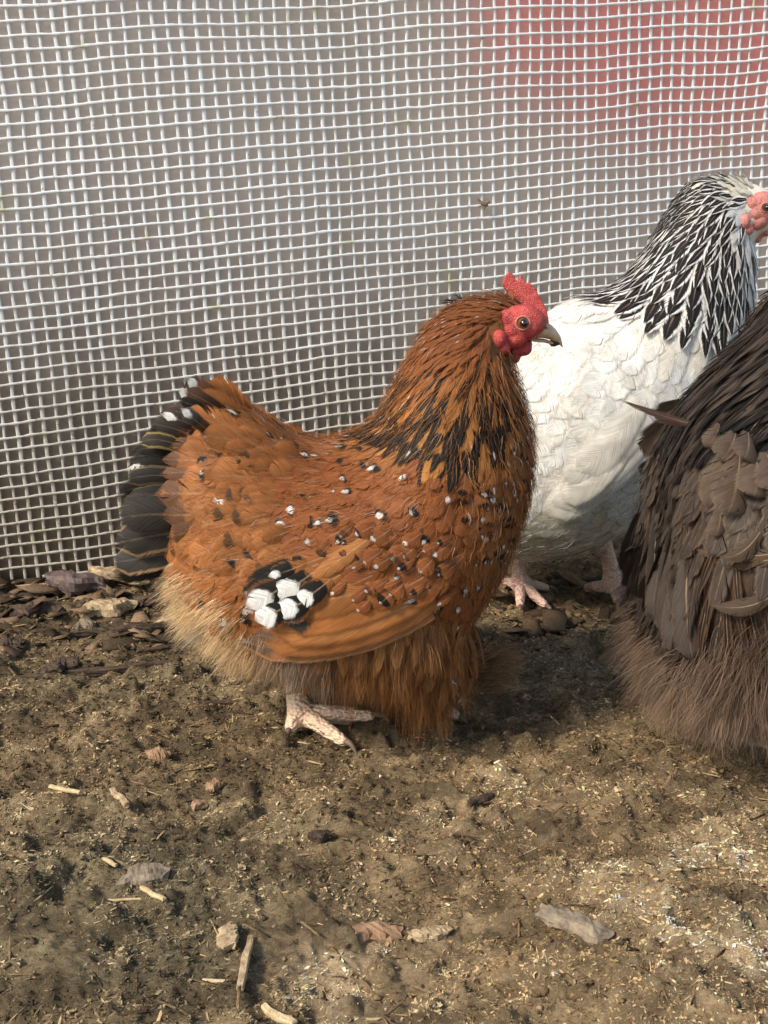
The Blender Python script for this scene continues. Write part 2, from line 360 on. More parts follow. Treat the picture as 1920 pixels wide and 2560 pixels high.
def flakes(name, n, size, elong, seed, reg, lift):
    """small crumpled flakes and fibres standing up out of the soil: this is what the trodden litter is made of"""
    r = np.random.default_rng(seed)
    x = r.uniform(reg[0], reg[1], n); y = reg[2] + (reg[3] - reg[2]) * r.random(n) ** 1.35
    keep = (np.abs(x) < 0.55 * (y + 0.15)) & (fbm(x * 22, y * 26, 3, 91) + r.normal(0, 0.07, n) > 0.30); x, y = x[keep], y[keep]; n = len(x)
    sz = (size[0] + (size[1] - size[0]) * r.random(n) ** 3) * (0.55 + 0.6 * y); el = r.uniform(*elong, n)
    base = np.array([[-1, -.5, 0], [0, -.8, 0], [1, -.4, 0], [1, .5, 0], [0, .8, 0], [-1, .5, 0]], float)
    P = base[None] * np.stack([sz * el, sz, sz], -1)[:, None] * r.uniform(0.4, 1.5, (n, 6, 3))
    P[:, :, 2] = r.normal(0, 0.35, (n, 6)) * sz[:, None]
    t = r.normal(0, 0.38, n); a = r.uniform(0, 6.28, n); t2 = r.normal(0, 0.25, n)
    X_, Y_, Z_ = P[..., 0], P[..., 1], P[..., 2]
    Y_, Z_ = Y_ * np.cos(t)[:, None] - Z_ * np.sin(t)[:, None], Y_ * np.sin(t)[:, None] + Z_ * np.cos(t)[:, None]
    X_, Z_ = X_ * np.cos(t2)[:, None] - Z_ * np.sin(t2)[:, None], X_ * np.sin(t2)[:, None] + Z_ * np.cos(t2)[:, None]
    X_, Y_ = X_ * np.cos(a)[:, None] - Y_ * np.sin(a)[:, None], X_ * np.sin(a)[:, None] + Y_ * np.cos(a)[:, None]
    g = ground_z(x, y) + lift * sz
    V = np.stack([X_ + x[:, None], Y_ + y[:, None], Z_ + g[:, None]], -1).reshape(-1, 3)
    q = np.array([[0, 1, 4, 5], [1, 2, 3, 4]]); Q = (q[None] + 6 * np.arange(n)[:, None, None]).reshape(-1, 4)
    ix = np.clip(np.searchsorted(xs, x), 0, nx - 1); iy = np.clip(np.searchsorted(ys, y), 0, ny - 1)
    pl, gr, dk = pale[iy, ix], green[iy, ix], dark[iy, ix]
    pal = np.array([(0.036, 0.024, 0.012), (0.11, 0.076, 0.038), (0.20, 0.145, 0.082), (0.31, 0.235, 0.145), (0.44, 0.35, 0.23)])
    m1 = fbm(x * 55, y * 70, 4, 201, 0.65); m2 = fbm(x * 260, y * 300, 2, 211)
    q = (m1 - 0.5) * 2.6 + (m2 - 0.5) * 1.1 + r.normal(0, 0.36, n) + 0.78
    k = np.clip(q * 1.35, 0, 3.999); k0 = k.astype(int); c = pal[k0] * (1 - (k - k0))[:, None] + pal[k0 + 1] * (k - k0)[:, None]
    gr = gr * np.clip(1.3 - k / 3.2, 0, 1)
    c = c * (1 - 0.75 * gr[:, None]) + 0.75 * gr[:, None] * (c.mean(1)[:, None] * np.array([1.06, 1.03, 0.70]))
    c = 2.1 * mott[iy, ix][:, None] * c * (1 + 1.9 * pl[:, None]) * (1 - 0.55 * dk[:, None]) * r.uniform(0.8, 1.2, n)[:, None]
    me = np_mesh(name, V, Q); attr(me, 'sc', np.repeat(np.concatenate([np.clip(c, 0, .7), np.ones((n, 1))], 1), 6, 0)); return me
tag(link('soil_flakes', flakes('soil_flakes', 560000, (0.00022, 0.00115), (0.8, 2.4), 77, REG, 0.10), M_CHIP, smooth=False), kind='stuff')
tag(link('root_fibres', flakes('root_fibres', 70000, (0.00014, 0.00045), (4, 13), 78, REG, 0.6), M_CHIP, smooth=False), kind='stuff')

# single pieces: lofted sticks, chips and stones
def lump(name, px, py, length, width, thick, ang, mat, label, cat, seed, lift=0.3, rough=0.18, taper=0.5, tilt=0.0, group=None):
    """irregular chip/stone/stick: ring loft along its length with noisy section"""
    r = np.random.default_rng(seed); n, m = 18, 14; V = []
    for i in range(n):
        t = i / (n - 1); e = math.sin(math.pi * min(max(t, 0.05), 0.95)) ** (taper * 0.6)
        for j in range(m):
            a = 2 * math.pi * j / m; k = e * (1 + rough * (2 * vnoise(np.array([t * 5 + seed]), np.array([j * 0.9 + seed]), seed % 50)[0] - 1) + rough * r.normal(0, 0.35))
            sq = 1.0 / max(abs(math.cos(a)), abs(math.sin(a))) ** 0.7
            V.append((length * (t - 0.5) + (0.12 * width * math.cos(a * 2 + seed) if i in (0, n - 1) else 0), width / 2 * math.cos(a) * k * sq + width * 0.3 * (2 * vnoise(np.array([t * 3.5 + seed]), np.array([3.3]), 9)[0] - 1), thick / 2 * math.sin(a) * k * sq))
    g = G(px, py); z = gz(g.x, g.y)
    Rz = Matrix.Rotation(ang, 3, 'Z') @ Matrix.Rotation(tilt, 3, 'Y')
    V = [tuple(Rz @ Vector(v)) for v in V]
    Q = [(i * m + j, i * m + (j + 1) % m, (i + 1) * m + (j + 1) % m, (i + 1) * m + j) for i in range(n - 1) for j in range(m)]
    me = bpy.data.meshes.new(name); me.from_pydata(V, [], Q + [tuple(range(m))[::-1], tuple(range((n - 1) * m, n * m))]); me.update()
    o = link(name, me, mat, None, False); o.location = (g.x, g.y, z + thick * lift); return tag(o, label, cat, group)
M_WOODP = noise_mat('pale_wood', (0.22, 0.145, 0.075), (0.55, 0.42, 0.26), 140, 0.75, 0.9, 420, detail=6)
M_WOODD = noise_mat('dark_bark', (0.030, 0.020, 0.014), (0.115, 0.078, 0.052), 120, 0.8, 1.0, 380, detail=6)
M_STONE = noise_mat('grey_stone', (0.13, 0.10, 0.07), (0.34, 0.27, 0.19), 160, 0.8, 0.8, 500)
M_STONEP = noise_mat('purplish_slate', (0.07, 0.048, 0.045), (0.18, 0.13, 0.115), 130, 0.6, 0.8, 300)
M_STRAW = noise_mat('dry_straw', (0.44, 0.30, 0.14), (0.72, 0.58, 0.36), 200, 0.6, 0.4, 700)
M_CLAY = noise_mat('reddish_clay', (0.22, 0.13, 0.07), (0.40, 0.25, 0.15), 160, 0.85, 0.8, 500)
for a in [
    ('wood_stick', 150, 1452, 0.150, 0.006, 0.006, 0.17, M_WOODP, 'long thin pale stick lying along the foot of the mesh sheet', 'stick', 11, 0.6, 0.12, 0.12),
    ('slate_piece', 190, 1475, 0.052, 0.026, 0.018, 0.10, M_STONEP, 'dark purplish flat piece leaning at the foot of the mesh sheet', 'stone', 12, 0.7, 0.16, 0.5, 0.1),
    ('wood_chip', 300, 1462, 0.060, 0.016, 0.010, -0.15, M_WOODP, 'pale split wood piece behind the dark purplish flat piece', 'wood chip', 13, 1.2, 0.2, 0.5, 0.12),
    ('wood_chip', 268, 1520, 0.048, 0.020, 0.014, 0.55, M_WOODP, 'thick tan wood chip below the black tail feathers', 'wood chip', 14, 0.5, 0.24, 0.5),
    ('bark_piece', 90, 1512, 0.040, 0.024, 0.012, 0.3, M_WOODD, 'dark bark lump near the left edge below the mesh', 'bark', 15, 0.4, 0.25),
    ('twig', 330, 1560, 0.10, 0.006, 0.006, 0.32, M_WOODD, 'dark knobbly twig just under the tan wood chip', 'twig', 16, 0.7, 0.3, 0.2),
    ('twig', 250, 1668, 0.11, 0.005, 0.005, 0.28, M_WOODD, 'dark twig in open soil left of the fluffy rear', 'twig', 17, 0.7, 0.3, 0.2),
    ('bark_piece', 155, 1670, 0.026, 0.016, 0.008, 0.6, M_WOODD, 'small brown bark scrap at the end of the dark twig', 'bark', 18, 0.5, 0.3),
    ('wood_chip', 430, 1540, 0.036, 0.010, 0.008, 0.5, M_WOODP, 'narrow splinter of wood close to the hen rear', 'wood chip', 19, 0.5, 0.25),
    ('stone', 395, 1885, 0.013, 0.010, 0.009, 0.3, M_CLAY, 'pinkish pebble left of the orange hen foot', 'stone', 20, 0.3, 0.15),
    ('straw', 165, 2020, 0.020, 0.0022, 0.002, -0.35, M_STRAW, 'golden straw bit at the left, beside the green soil', 'straw', 21, 0.8, 0.08, 0.1),
    ('twig', 300, 2020, 0.021, 0.0036, 0.0035, -0.95, M_WOODP, 'short pale hollow twig pointing down to the right', 'twig', 22, 0.8, 0.12, 0.12),
    ('stone', 360, 2190, 0.022, 0.015, 0.009, 0.1, M_STONE, 'grey rounded stone half sunk in the green soil', 'stone', 23, 0.2, 0.12),
    ('straw', 275, 2168, 0.010, 0.0018, 0.002, -0.6, M_STRAW, 'tiny white straw bit just left of the grey stone', 'straw', 24, 0.8, 0.08, 0.1),
    ('straw', 382, 2260, 0.016, 0.0024, 0.002, -0.65, M_STRAW, 'bright cream straw below the grey stone', 'straw', 25, 0.8, 0.08, 0.1),
    ('twig', 310, 2262, 0.017, 0.0012, 0.001, 0.05, M_STRAW, 'hair thin straw touching the bright cream straw', 'straw', 26, 0.9, 0.08, 0.1),
    ('bark_piece', 268, 2275, 0.013, 0.004, 0.003, -0.7, M_WOODD, 'small dark bark sliver below left of the grey stone', 'bark', 27, 0.6, 0.2),
    ('wood_chip', 580, 2345, 0.016, 0.009, 0.006, 1.8, M_WOODP, 'yellowish crumbly chip left of the upright brown stick', 'wood chip', 28, 0.6, 0.3),
    ('twig', 615, 2410, 0.034, 0.0035, 0.0035, 1.60, M_WOODP, 'brown stick pointing at the camera near the bottom edge', 'stick', 29, 0.8, 0.12, 0.12),
    ('straw', 540, 2442, 0.012, 0.0015, 0.0015, 0.0, M_STRAW, 'short level straw left of the upright brown stick', 'straw', 30, 0.8, 0.1, 0.1),
    ('twig', 695, 2512, 0.017, 0.0034, 0.003, -0.60, M_STRAW, 'cream twig with a dark end at the bottom edge', 'twig', 31, 0.8, 0.12, 0.1),
    ('clay_crumb', 535, 1970, 0.009, 0.007, 0.005, 0.4, M_CLAY, 'orange clay crumb on open soil below the hen foot', 'clod', 32, 0.5, 0.25),
    ('clay_crumb', 492, 2015, 0.008, 0.005, 0.004, 0.9, M_CLAY, 'elongated orange crumb left of the orange clay crumb', 'clod', 33, 0.5, 0.25),
    ('wood_chip', 1435, 2365, 0.034, 0.011, 0.008, -0.55, M_STONE, 'weathered grey wood piece embedded in front soil', 'wood chip', 34, 0.3, 0.2),
    ('bark_piece', 800, 2105, 0.012, 0.006, 0.005, 0.1, M_WOODD, 'small black bark piece on the bare brown soil', 'bark', 35, 0.4, 0.25),
    ('wood_chip', 900, 2300, 0.040, 0.013, 0.009, 0.30, M_CLAY, 'long crusted brown clod low in the middle', 'clod', 36, 0.1, 0.35),
    ('twig', 1200, 2025, 0.018, 0.004, 0.004, 0.6, M_WOODD, 'curved dark twig right of the middle on brown soil', 'twig', 37, 0.7, 0.25, 0.15),
    ('wood_chip', 1075, 2300, 0.020, 0.007, 0.005, 0.35, M_WOODP, 'tan wood sliver just right of the crusted clod', 'wood chip', 38, 0.4, 0.3),
    ('straw', 1540, 2030, 0.009, 0.002, 0.002, 1.5, M_STRAW, 'upright pale straw fragment left under the brown hen', 'straw', 39, 0.8, 0.15, 0.1),
    ('twig', 60, 1480, 0.07, 0.004, 0.004, 0.25, M_WOODD, 'thin dark twig at the left edge under the long pale stick', 'twig', 51, 0.8, 0.3, 0.2),
    ('twig', 420, 1600, 0.05, 0.0035, 0.0035, 0.45, M_WOODD, 'short dark twig nearest to the pale rear fluff', 'twig', 52, 0.8, 0.3, 0.2),
    ('bark_piece', 370, 1500, 0.030, 0.014, 0.008, 0.7, M_WOODD, 'dark curled bark between the tan wood chip and the tail', 'bark', 53, 0.6, 0.3),
    ('bark_piece', 30, 1600, 0.022, 0.012, 0.007, -0.2, M_WOODD, 'dark bark bit at the left edge in open soil', 'bark', 54, 0.5, 0.3),
    ('stone', 215, 1545, 0.016, 0.012, 0.009, 0.2, M_STONE, 'greenish grey stone left of the tan wood chip', 'stone', 55, 0.4, 0.15),
    ('twig', 560, 1745, 0.035, 0.003, 0.003, 0.1, M_WOODD, 'dark twig behind the orange hen near foot', 'twig', 56, 0.8, 0.25, 0.2),
    ('stick', 1420, 1440, 0.07, 0.008, 0.007, 0.3, M_WOODD, 'dark stick on the ground under the white hen', 'stick', 57, 0.4, 0.3, 0.3),
]: lump(*a)

# ------------------------------------------------------------ reinforced mesh sheet
A0 = G(0, 1440); B0 = G(1500, 1338)
wd = Vector((B0.x - A0.x, B0.y - A0.y, 0)).normalized(); wn = Vector((wd.y, -wd.x, 0))   # wn towards camera
def W3(s, h, off=0.0):
    sag = 0.010 * math.sin(s * 5.0 + 1) * math.sin(h * 5) + 0.004 * math.sin(s * 17 + h * 11)
    return A0 + wd * s + Vector((0, 0, h)) + wn * (off + sag)
def net_mesh():
    V = []; Q = []; 
    def strand(pts, rw, rt, m=6):
        k = len(V); n = len(pts)
        for i, (s, h, o, sc_) in enumerate(pts):
            s0, h0 = pts[max(i - 1, 0)][:2]; s1, h1 = pts[min(i + 1, n - 1)][:2]
            ds, dh = s1 - s0, h1 - h0; l = math.hypot(ds, dh) or 1; ps, ph = -dh / l, ds / l
            for j in range(m):
                a = 2 * math.pi * j / m; c = math.cos(a) * rw * sc_
                V.append(W3(s + ps * c, h + ph * c, o + math.sin(a) * rt * sc_))
        for i in range(n - 1):
            for j in range(m): Q.append((k + i * m + j, k + i * m + (j + 1) % m, k + (i + 1) * m + (j + 1) % m, k + (i + 1) * m + j))
    pv, ph = 0.0121, 0.0117; tv, th = 0.045, 0.100
    S0, S1, H1 = -0.30, 1.20, 0.61
    r = random.Random(4)
    wob_s = lambda s, h: 0.0018 * (2 * vnoise(np.array([s * 14]), np.array([h * 14]), 5)[0] - 1) + 0.0007 * (2 * vnoise(np.array([s * 70]), np.array([h * 60]), 6)[0] - 1)
    wob_h = lambda s, h: 0.0018 * (2 * vnoise(np.array([s * 12]), np.array([h * 16]), 7)[0] - 1) + 0.0005 * (2 * vnoise(np.array([s * 70]), np.array([h * 60]), 8)[0] - 1)
    nvn = int((S1 - S0) / pv)
    for i in range(nvn):
        wv = r.choice([0.0014, 0.0016, 0.0019, 0.0016]); pts = []; h = -0.004
        j = r.gauss(0, 0.0004)
        while h < H1:
            s = S0 + i * pv - tv * h + 0.02; pts.append((s + j + wob_s(s, h), h, 0.0, r.uniform(0.85, 1.12))); h += ph / 2
        strand(pts, wv, 0.0005, 6)
    nh = int((H1 + (S1 - S0) * th) / ph) + 4
    for i in range(nh):
        wv = r.uniform(0.00108, 0.0013); pts = []; s = S0; k = 0; j = r.gauss(0, 0.0003)
        while s < S1:
            h = -th * (S1 + 0.1) + i * ph + th * (s - S0) + j
            o = 0.0011
            sc_ = r.uniform(0.85, 1.1) * (1.22 if k % 2 == 0 else 0.9)
            if -0.003 < h < H1: pts.append((s - tv * h * 0, h + wob_h(s, h), o, sc_))
            s += pv / 2; k += 1
        if len(pts) > 3: strand(pts, wv, 0.0006, 6)
    me = bpy.data.meshes.new('mesh_grid'); me.from_pydata([tuple(v) for v in V], [], Q); me.update(); return me
def net_mat():
    s = NT('white_mesh_tape'); p = s.pos()
    sx = s.n('ShaderNodeSeparateXYZ'); s.t.links.new(p, sx.inputs[0])
    n = s.noise(p, 16, 5, 0.6); n2 = s.noise(p, 190, 4, 0.7)
    low = s.ramp(s.math('ADD', sx.outputs[2], s.math('MULTIPLY', s.math('SUBTRACT', n, 0.5), 0.30)), 0.0, 0.34, 1.0, 0.0)
    col = s.mix(s.math('MULTIPLY', low, 0.75), (0.88, 0.90, 0.92), (0.56, 0.48, 0.36))
    dirt = s.ramp(s.math('ADD', n2, s.math('MULTIPLY', low, 0.07)), 0.60, 0.74)
    col = s.mix(s.math('MULTIPLY', dirt, 0.75), col, (0.26, 0.20, 0.13))
    ng = s.noise(p, 26, 2, 0.5); col = s.mix(s.ramp(ng, 0.66, 0.74, 0.0, 0.5), col, (0.50, 0.52, 0.24))
    s.set(col, 0.62, 0.2); s.bump(n2, 0.3, 0.0005)
    tr = s.n('ShaderNodeBsdfTranslucent'); s.t.links.new(col, tr.inputs[0])
    mx = s.n('ShaderNodeMixShader'); mx.inputs[0].default_value = 0.3
    s.t.links.new(s.b.outputs[0], mx.inputs[1]); s.t.links.new(tr.outputs[0], mx.inputs[2]); s.t.links.new(mx.outputs[0], s.out.inputs[0])
    return s.m
def film_mat():
    s = NT('milky_film'); p = s.pos()
    n2 = s.noise(p, 420, 4, 0.7); n = s.noise(p, 22, 5, 0.65)
    sx = s.n('ShaderNodeSeparateXYZ'); s.t.links.new(p, sx.inputs[0])
    low = s.ramp(s.math('ADD', sx.outputs[2], s.math('MULTIPLY', s.math('SUBTRACT', n, 0.5), 0.25)), 0.0, 0.40, 1.0, 0.0)
    col = s.mix(low, (0.32, 0.285, 0.27), (0.12, 0.09, 0.062))
    col = s.mix(s.ramp(n2, 0.45, 0.75, 0.0, 0.45), col, s.mix(0.5, col, (0.10, 0.07, 0.045)))
    s.set(col, 0.5, 0.15)
    gl = s.n('ShaderNodeBsdfGlass'); gl.inputs['Roughness'].default_value = 0.42; gl.inputs['IOR'].default_value = 1.35
    mx = s.n('ShaderNodeMixShader'); s.put(mx.inputs[0], s.ramp(low, 0, 1, 0.42, 0.8))
    s.t.links.new(gl.outputs[0], mx.inputs[1]); s.t.links.new(s.b.outputs[0], mx.inputs[2]); s.t.links.new(mx.outputs[0], s.out.inputs[0])
    return s.m
net = empty('mesh_sheet', A0, 'white square mesh reinforced plastic sheet standing behind the hens', 'mesh sheet')
link('mesh_grid', net_mesh(), net_mat(), net)
fV = []; fQ = []; NS, NH = 60, 34
for side, off in ((0, -0.0016), (1, -0.0026)):
    for i in range(NS + 1):
        for j in range(NH + 1): fV.append(tuple(W3(-0.30 + 1.5 * i / NS, -0.01 + 0.62 * j / NH, off)))
st = (NS + 1) * (NH + 1)
for i in range(NS):
    for j in range(NH):
        a = i * (NH + 1) + j; q = (a, a + NH + 1, a + NH + 2, a + 1); fQ.append(q); fQ.append(tuple(st + v for v in q[::-1]))
for i in range(NS):
    a, b = i * (NH + 1), (i + 1) * (NH + 1); fQ.append((b, a, a + st, b + st)); fQ.append((a + NH, b + NH, b + NH + st, a + NH + st))
a = 0
for j in range(NH):
    fQ.append((j, j + 1, j + 1 + st, j + st)); b = NS * (NH + 1); fQ.append((b + j + 1, b + j, b + j + st, b + j + 1 + st))
fm = bpy.data.meshes.new('film'); fm.from_pydata(fV, [], fQ); fm.update()
link('plastic_film', fm, film_mat(), net)
# posts carrying the sheet, outside the frame
M_POST = noise_mat('weathered_timber', (0.16, 0.12, 0.085), (0.30, 0.24, 0.18), 40, 0.85, 0.6)
def box(name, c, d, mat, parent=None, rot=0, bev=0.004):
    bm = bmesh.new(); bmesh.ops.create_cube(bm, size=1)
    for v in bm.verts: v.co = Vector((v.co.x * d[0], v.co.y * d[1], v.co.z * d[2]))
    bmesh.ops.bevel(bm, geom=bm.edges[:], offset=bev, segments=2, affect='EDGES')
    M = Matrix.Translation(Vector(c)) @ Matrix.Rotation(rot, 4, 'Z'); bmesh.ops.transform(bm, matrix=M, verts=bm.verts)
    me = bpy.data.meshes.new(name); bm.to_mesh(me); bm.free(); return link(name, me, mat, parent, False)
wr = math.atan2(wd.y, wd.x)
for s in (-0.33, 1.23): box('post', A0 + wd * s + Vector((0, 0, 0.32)), (0.05, 0.05, 0.7), M_POST, net, wr)

# behind the sheet: a red cloth over a rail and a dull shed wall (both only blurred colours)
cloth = bpy.data.meshes.new('red_cloth'); cv = []; cq = []
n1, n2 = 60, 30
for side in (0, 1):
    for i in range(n1 + 1):
        for j in range(n2 + 1):
            u, v = i / n1, j / n2; x = 0.12 + 0.75 * u
            bot = 0.44 + 0.13 * max(0, 0.45 - u) * 2 - 0.03 * math.sin(u * 7)
            cv.append((x, 1.52 + 0.05 * u + 0.02 * math.sin(u * 40) * (1 - v) + side * 0.004, bot + (0.90 - bot) * v))
st = (n1 + 1) * (n2 + 1)
for i in range(n1):
    for j in range(n2):
        a = i * (n2 + 1) + j; q = (a, a + n2 + 1, a + n2 + 2, a + 1); cq += [q, tuple(st + t for t in q[::-1])]
cloth.from_pydata(cv, [], cq); cloth.update()
tag(link('red_cloth', cloth, noise_mat('red_fabric', (0.85, 0.13, 0.12), (0.9, 0.20, 0.17), 8, 0.8)), 'red cloth seen blurred through the mesh sheet, upper right', 'cloth')
rl = empty('drying_rail', (0.5, 1.53, 0), 'plain rail that the red cloth hangs from behind the sheet', 'rail')
box('rail', (0.5, 1.545, 0.905), (1.1, 0.03, 0.02), M_POST, rl)
for x in (-0.06, 1.06): box('leg', (x, 1.545, 0.445), (0.03, 0.03, 0.89), M_POST, rl)
sw = empty('shed', (0, 3.4, 0), 'dull grey brown shed wall seen blurred through the mesh sheet', 'shed')
box('wall', (0.0, 3.6, 1.1), (7, 0.3, 2.2), noise_mat('grey_boards', (0.24, 0.22, 0.225), (0.62, 0.55, 0.47), 1.3, 0.8, detail=2), sw)
bm = bmesh.new(); vs = [bm.verts.new(c) for c in ((-3.6, 3.4, 2.2), (3.6, 3.4, 2.2), (3.6, 5.6, 2.9), (-3.6, 5.6, 2.9), (-3.6, 3.4, 2.26), (3.6, 3.4, 2.26), (3.6, 5.6, 2.96), (-3.6, 5.6, 2.96))]
for q in ((3, 2, 1, 0), (4, 5, 6, 7), (0, 1, 5, 4), (1, 2, 6, 5), (2, 3, 7, 6), (3, 0, 4, 7)): bm.faces.new([vs[i] for i in q])
rm = bpy.data.meshes.new('roof'); bm.to_mesh(rm); bm.free(); link('roof', rm, M_POST, sw, False)

# ============================================================ birds
def catmull(P, n):
    P = np.asarray(P, float); P = np.vstack([2 * P[0] - P[1], P, 2 * P[-1] - P[-2]]); out = []
    for i in range(1, len(P) - 2):
        for k in range(n):
            t = k / n; a, b, c, d = P[i - 1:i + 3]
            out.append(0.5 * ((2 * b) + (c - a) * t + (2 * a - 5 * b + 4 * c - d) * t * t + (3 * b - a - 3 * c + d) * t ** 3))
    out.append(P[-2]); return np.array(out)
def loft(stations, Y, sub=5, m=40, pear=0.12, ex=0.9, closed=True):
    """stations: (top px, top py, bottom px, bottom py, half width m[, y shift])"""
    rows = [list(s) + [0] * (6 - len(s)) for s in stations]
    C = catmull(rows, sub); V = []
    for tx, ty, bx, by, hw, sh in C:
        T = np.array(U(tx, ty, Y)); B = np.array(U(bx, by, Y)); c = (T + B) / 2; a = (T - B) / 2
        for j in range(m):
            th = 2 * math.pi * j / m; co, si = math.cos(th), math.sin(th)
            cz = math.copysign(abs(co) ** ex, co)
            p = c + a * cz; p[1] += sh + max(hw, 0.0005) * si * (1 - pear * co); V.append(p)
    n = len(C); Q = [(i * m + j, i * m + (j + 1) % m, (i + 1) * m + (j + 1) % m, (i + 1) * m + j) for i in range(n - 1) for j in range(m)]
    V.append(np.mean(V[:m], 0)); V.append(np.mean(V[(n - 1) * m:n * m], 0)); e0, e1 = len(V) - 2, len(V) - 1
    T3 = [(e0, (j + 1) % m, j) for j in range(m)] + [(e1, (n - 1) * m + j, (n - 1) * m + (j + 1) % m) for j in range(m)]
    return V, Q + T3
def mesh_from(name, V, Fc):
    me = bpy.data.meshes.new(name); me.from_pydata([tuple(v) for v in V], [], Fc)
    bm = bmesh.new(); bm.from_mesh(me); bmesh.ops.recalc_face_normals(bm, faces=bm.faces); bm.to_mesh(me); bm.free(); me.update(); return me
def skin_mesh(name, verts, edges, radii, sub=2):
    me = bpy.data.meshes.new(name + '_s'); me.from_pydata([tuple(v) for v in verts], edges, [])
    o = bpy.data.objects.new(name + '_s', me); COL.objects.link(o)
    md = o.modifiers.new('k', 'SKIN'); md.use_smooth_shade = True
    sv = me.skin_vertices[0].data
    for i, r_ in enumerate(radii): sv[i].radius = (r_, r_); sv[i].use_root = (i == 0)
    ms = o.modifiers.new('s', 'SUBSURF'); ms.levels = sub
    dg = bpy.context.evaluated_depsgraph_get(); out = bpy.data.meshes.new_from_object(o.evaluated_get(dg))
    bpy.data.objects.remove(o); return out
def remeshed(name, ells, voxel=0.0012, smooth=6):
    """union of ellipsoids (centre, radii, rotation about y) -> one smooth surface"""
    bm = bmesh.new()
    for c, r_, rot in ells:
        M = Matrix.Translation(Vector(c)) @ Matrix.Rotation(rot, 4, 'Y') @ Matrix.Diagonal((*r_, 1))
        bmesh.ops.create_icosphere(bm, subdivisions=3, radius=1, matrix=M)
    me = bpy.data.meshes.new(name + '_r'); bm.to_mesh(me); bm.free()
    o = bpy.data.objects.new(name + '_r', me); COL.objects.link(o)
    md = o.modifiers.new('r', 'REMESH'); md.mode = 'VOXEL'; md.voxel_size = voxel
    s_ = o.modifiers.new('s', 'SMOOTH'); s_.iterations = smooth; s_.factor = 0.5
    dg = bpy.context.evaluated_depsgraph_get(); out = bpy.data.meshes.new_from_object(o.evaluated_get(dg))
    bpy.data.objects.remove(o); out.name = name; return out
def join(name, parts):
    """parts: list of (mesh, material index)"""
    bm = bmesh.new()
    for me, mi in parts:
        n0 = len(bm.faces); bm.from_mesh(me); bm.faces.ensure_lookup_table()
        for f in bm.faces[n0:]: f.material_index = mi; f.smooth = True
    me = bpy.data.meshes.new(name); bm.to_mesh(me); bm.free(); return me

class Feathers:
    def __init__(s): s.V = []; s.Q = []; s.uv = []; s.A = []; s.E = []; s.M = []; s.T = []; s.n = 0
    ROWS, COLS = 7, 5
    def add(s, P, Wd, Nn, width, st, shape='round', camber=0.12, rnd=None):
        """P: ROWS centre points, Wd/Nn: side and normal vectors, st: dict of colours"""
        rnd = random.random() if rnd is None else rnd
        for i in range(s.ROWS):
            t = i / (s.ROWS - 1)
            if shape == 'round': w_ = (0.35 + 0.65 * min(1, t * 2.2)) * math.sqrt(max(0, 1 - max(0, (t - 0.62) / 0.38) ** 2.2)) + 0.02
            elif shape == 'hackle': w_ = (0.45 + 0.55 * min(1, t * 2.5)) * (1 - max(0, (t - 0.45) / 0.55) ** 1.6) + 0.04
            else: w_ = (0.55 + 0.45 * min(1, t * 1.6)) * (math.sqrt(max(0, 1 - max(0, (t - 0.82) / 0.18) ** 2)) * 0.95 + 0.05)
            for j in range(s.COLS):
                u = 2 * j / (s.COLS - 1) - 1
                p = P[i] + Wd[i] * (u * width * 0.5 * w_) - Nn[i] * (camber * width * 0.5 * u * u * w_)
                s.V.append(p); s.uv.append(((u + 1) / 2, t, rnd, 0.0 if shape == 'flight' else 1.0))
        k = s.n * s.ROWS * s.COLS
        for i in range(s.ROWS - 1):
            for j in range(s.COLS - 1):
                a = k + i * s.COLS + j; s.Q.append((a, a + 1, a + 1 + s.COLS, a + s.COLS))
        N = s.ROWS * s.COLS; v = random.uniform(0.91, 1.09); hv = random.uniform(-0.03, 0.03)
        cc = lambda c, al: [(c[0] * v * (1 + hv), c[1] * v, c[2] * v * (1 - hv), al)] * N
        A = st['A']; s.A += cc(A, 1); s.E += cc(st.get('E', A), st.get('e', 2.0))
        s.M += cc(st.get('M', A), st.get('m', 3.0)); s.T += cc(st.get('T', A), st.get('t', 3.0)); s.n += 1
    def build(s, name, parent, mat=None):
        V = np.array([tuple(v) for v in s.V], np.float32); me = np_mesh(name, V, np.array(s.Q))
        attr(me, 'fuv', s.uv); attr(me, 'fA', s.A); attr(me, 'fE', s.E); attr(me, 'fM', s.M); attr(me, 'fT', s.T)
        return link(name, me, mat or M_FEATHER, parent)

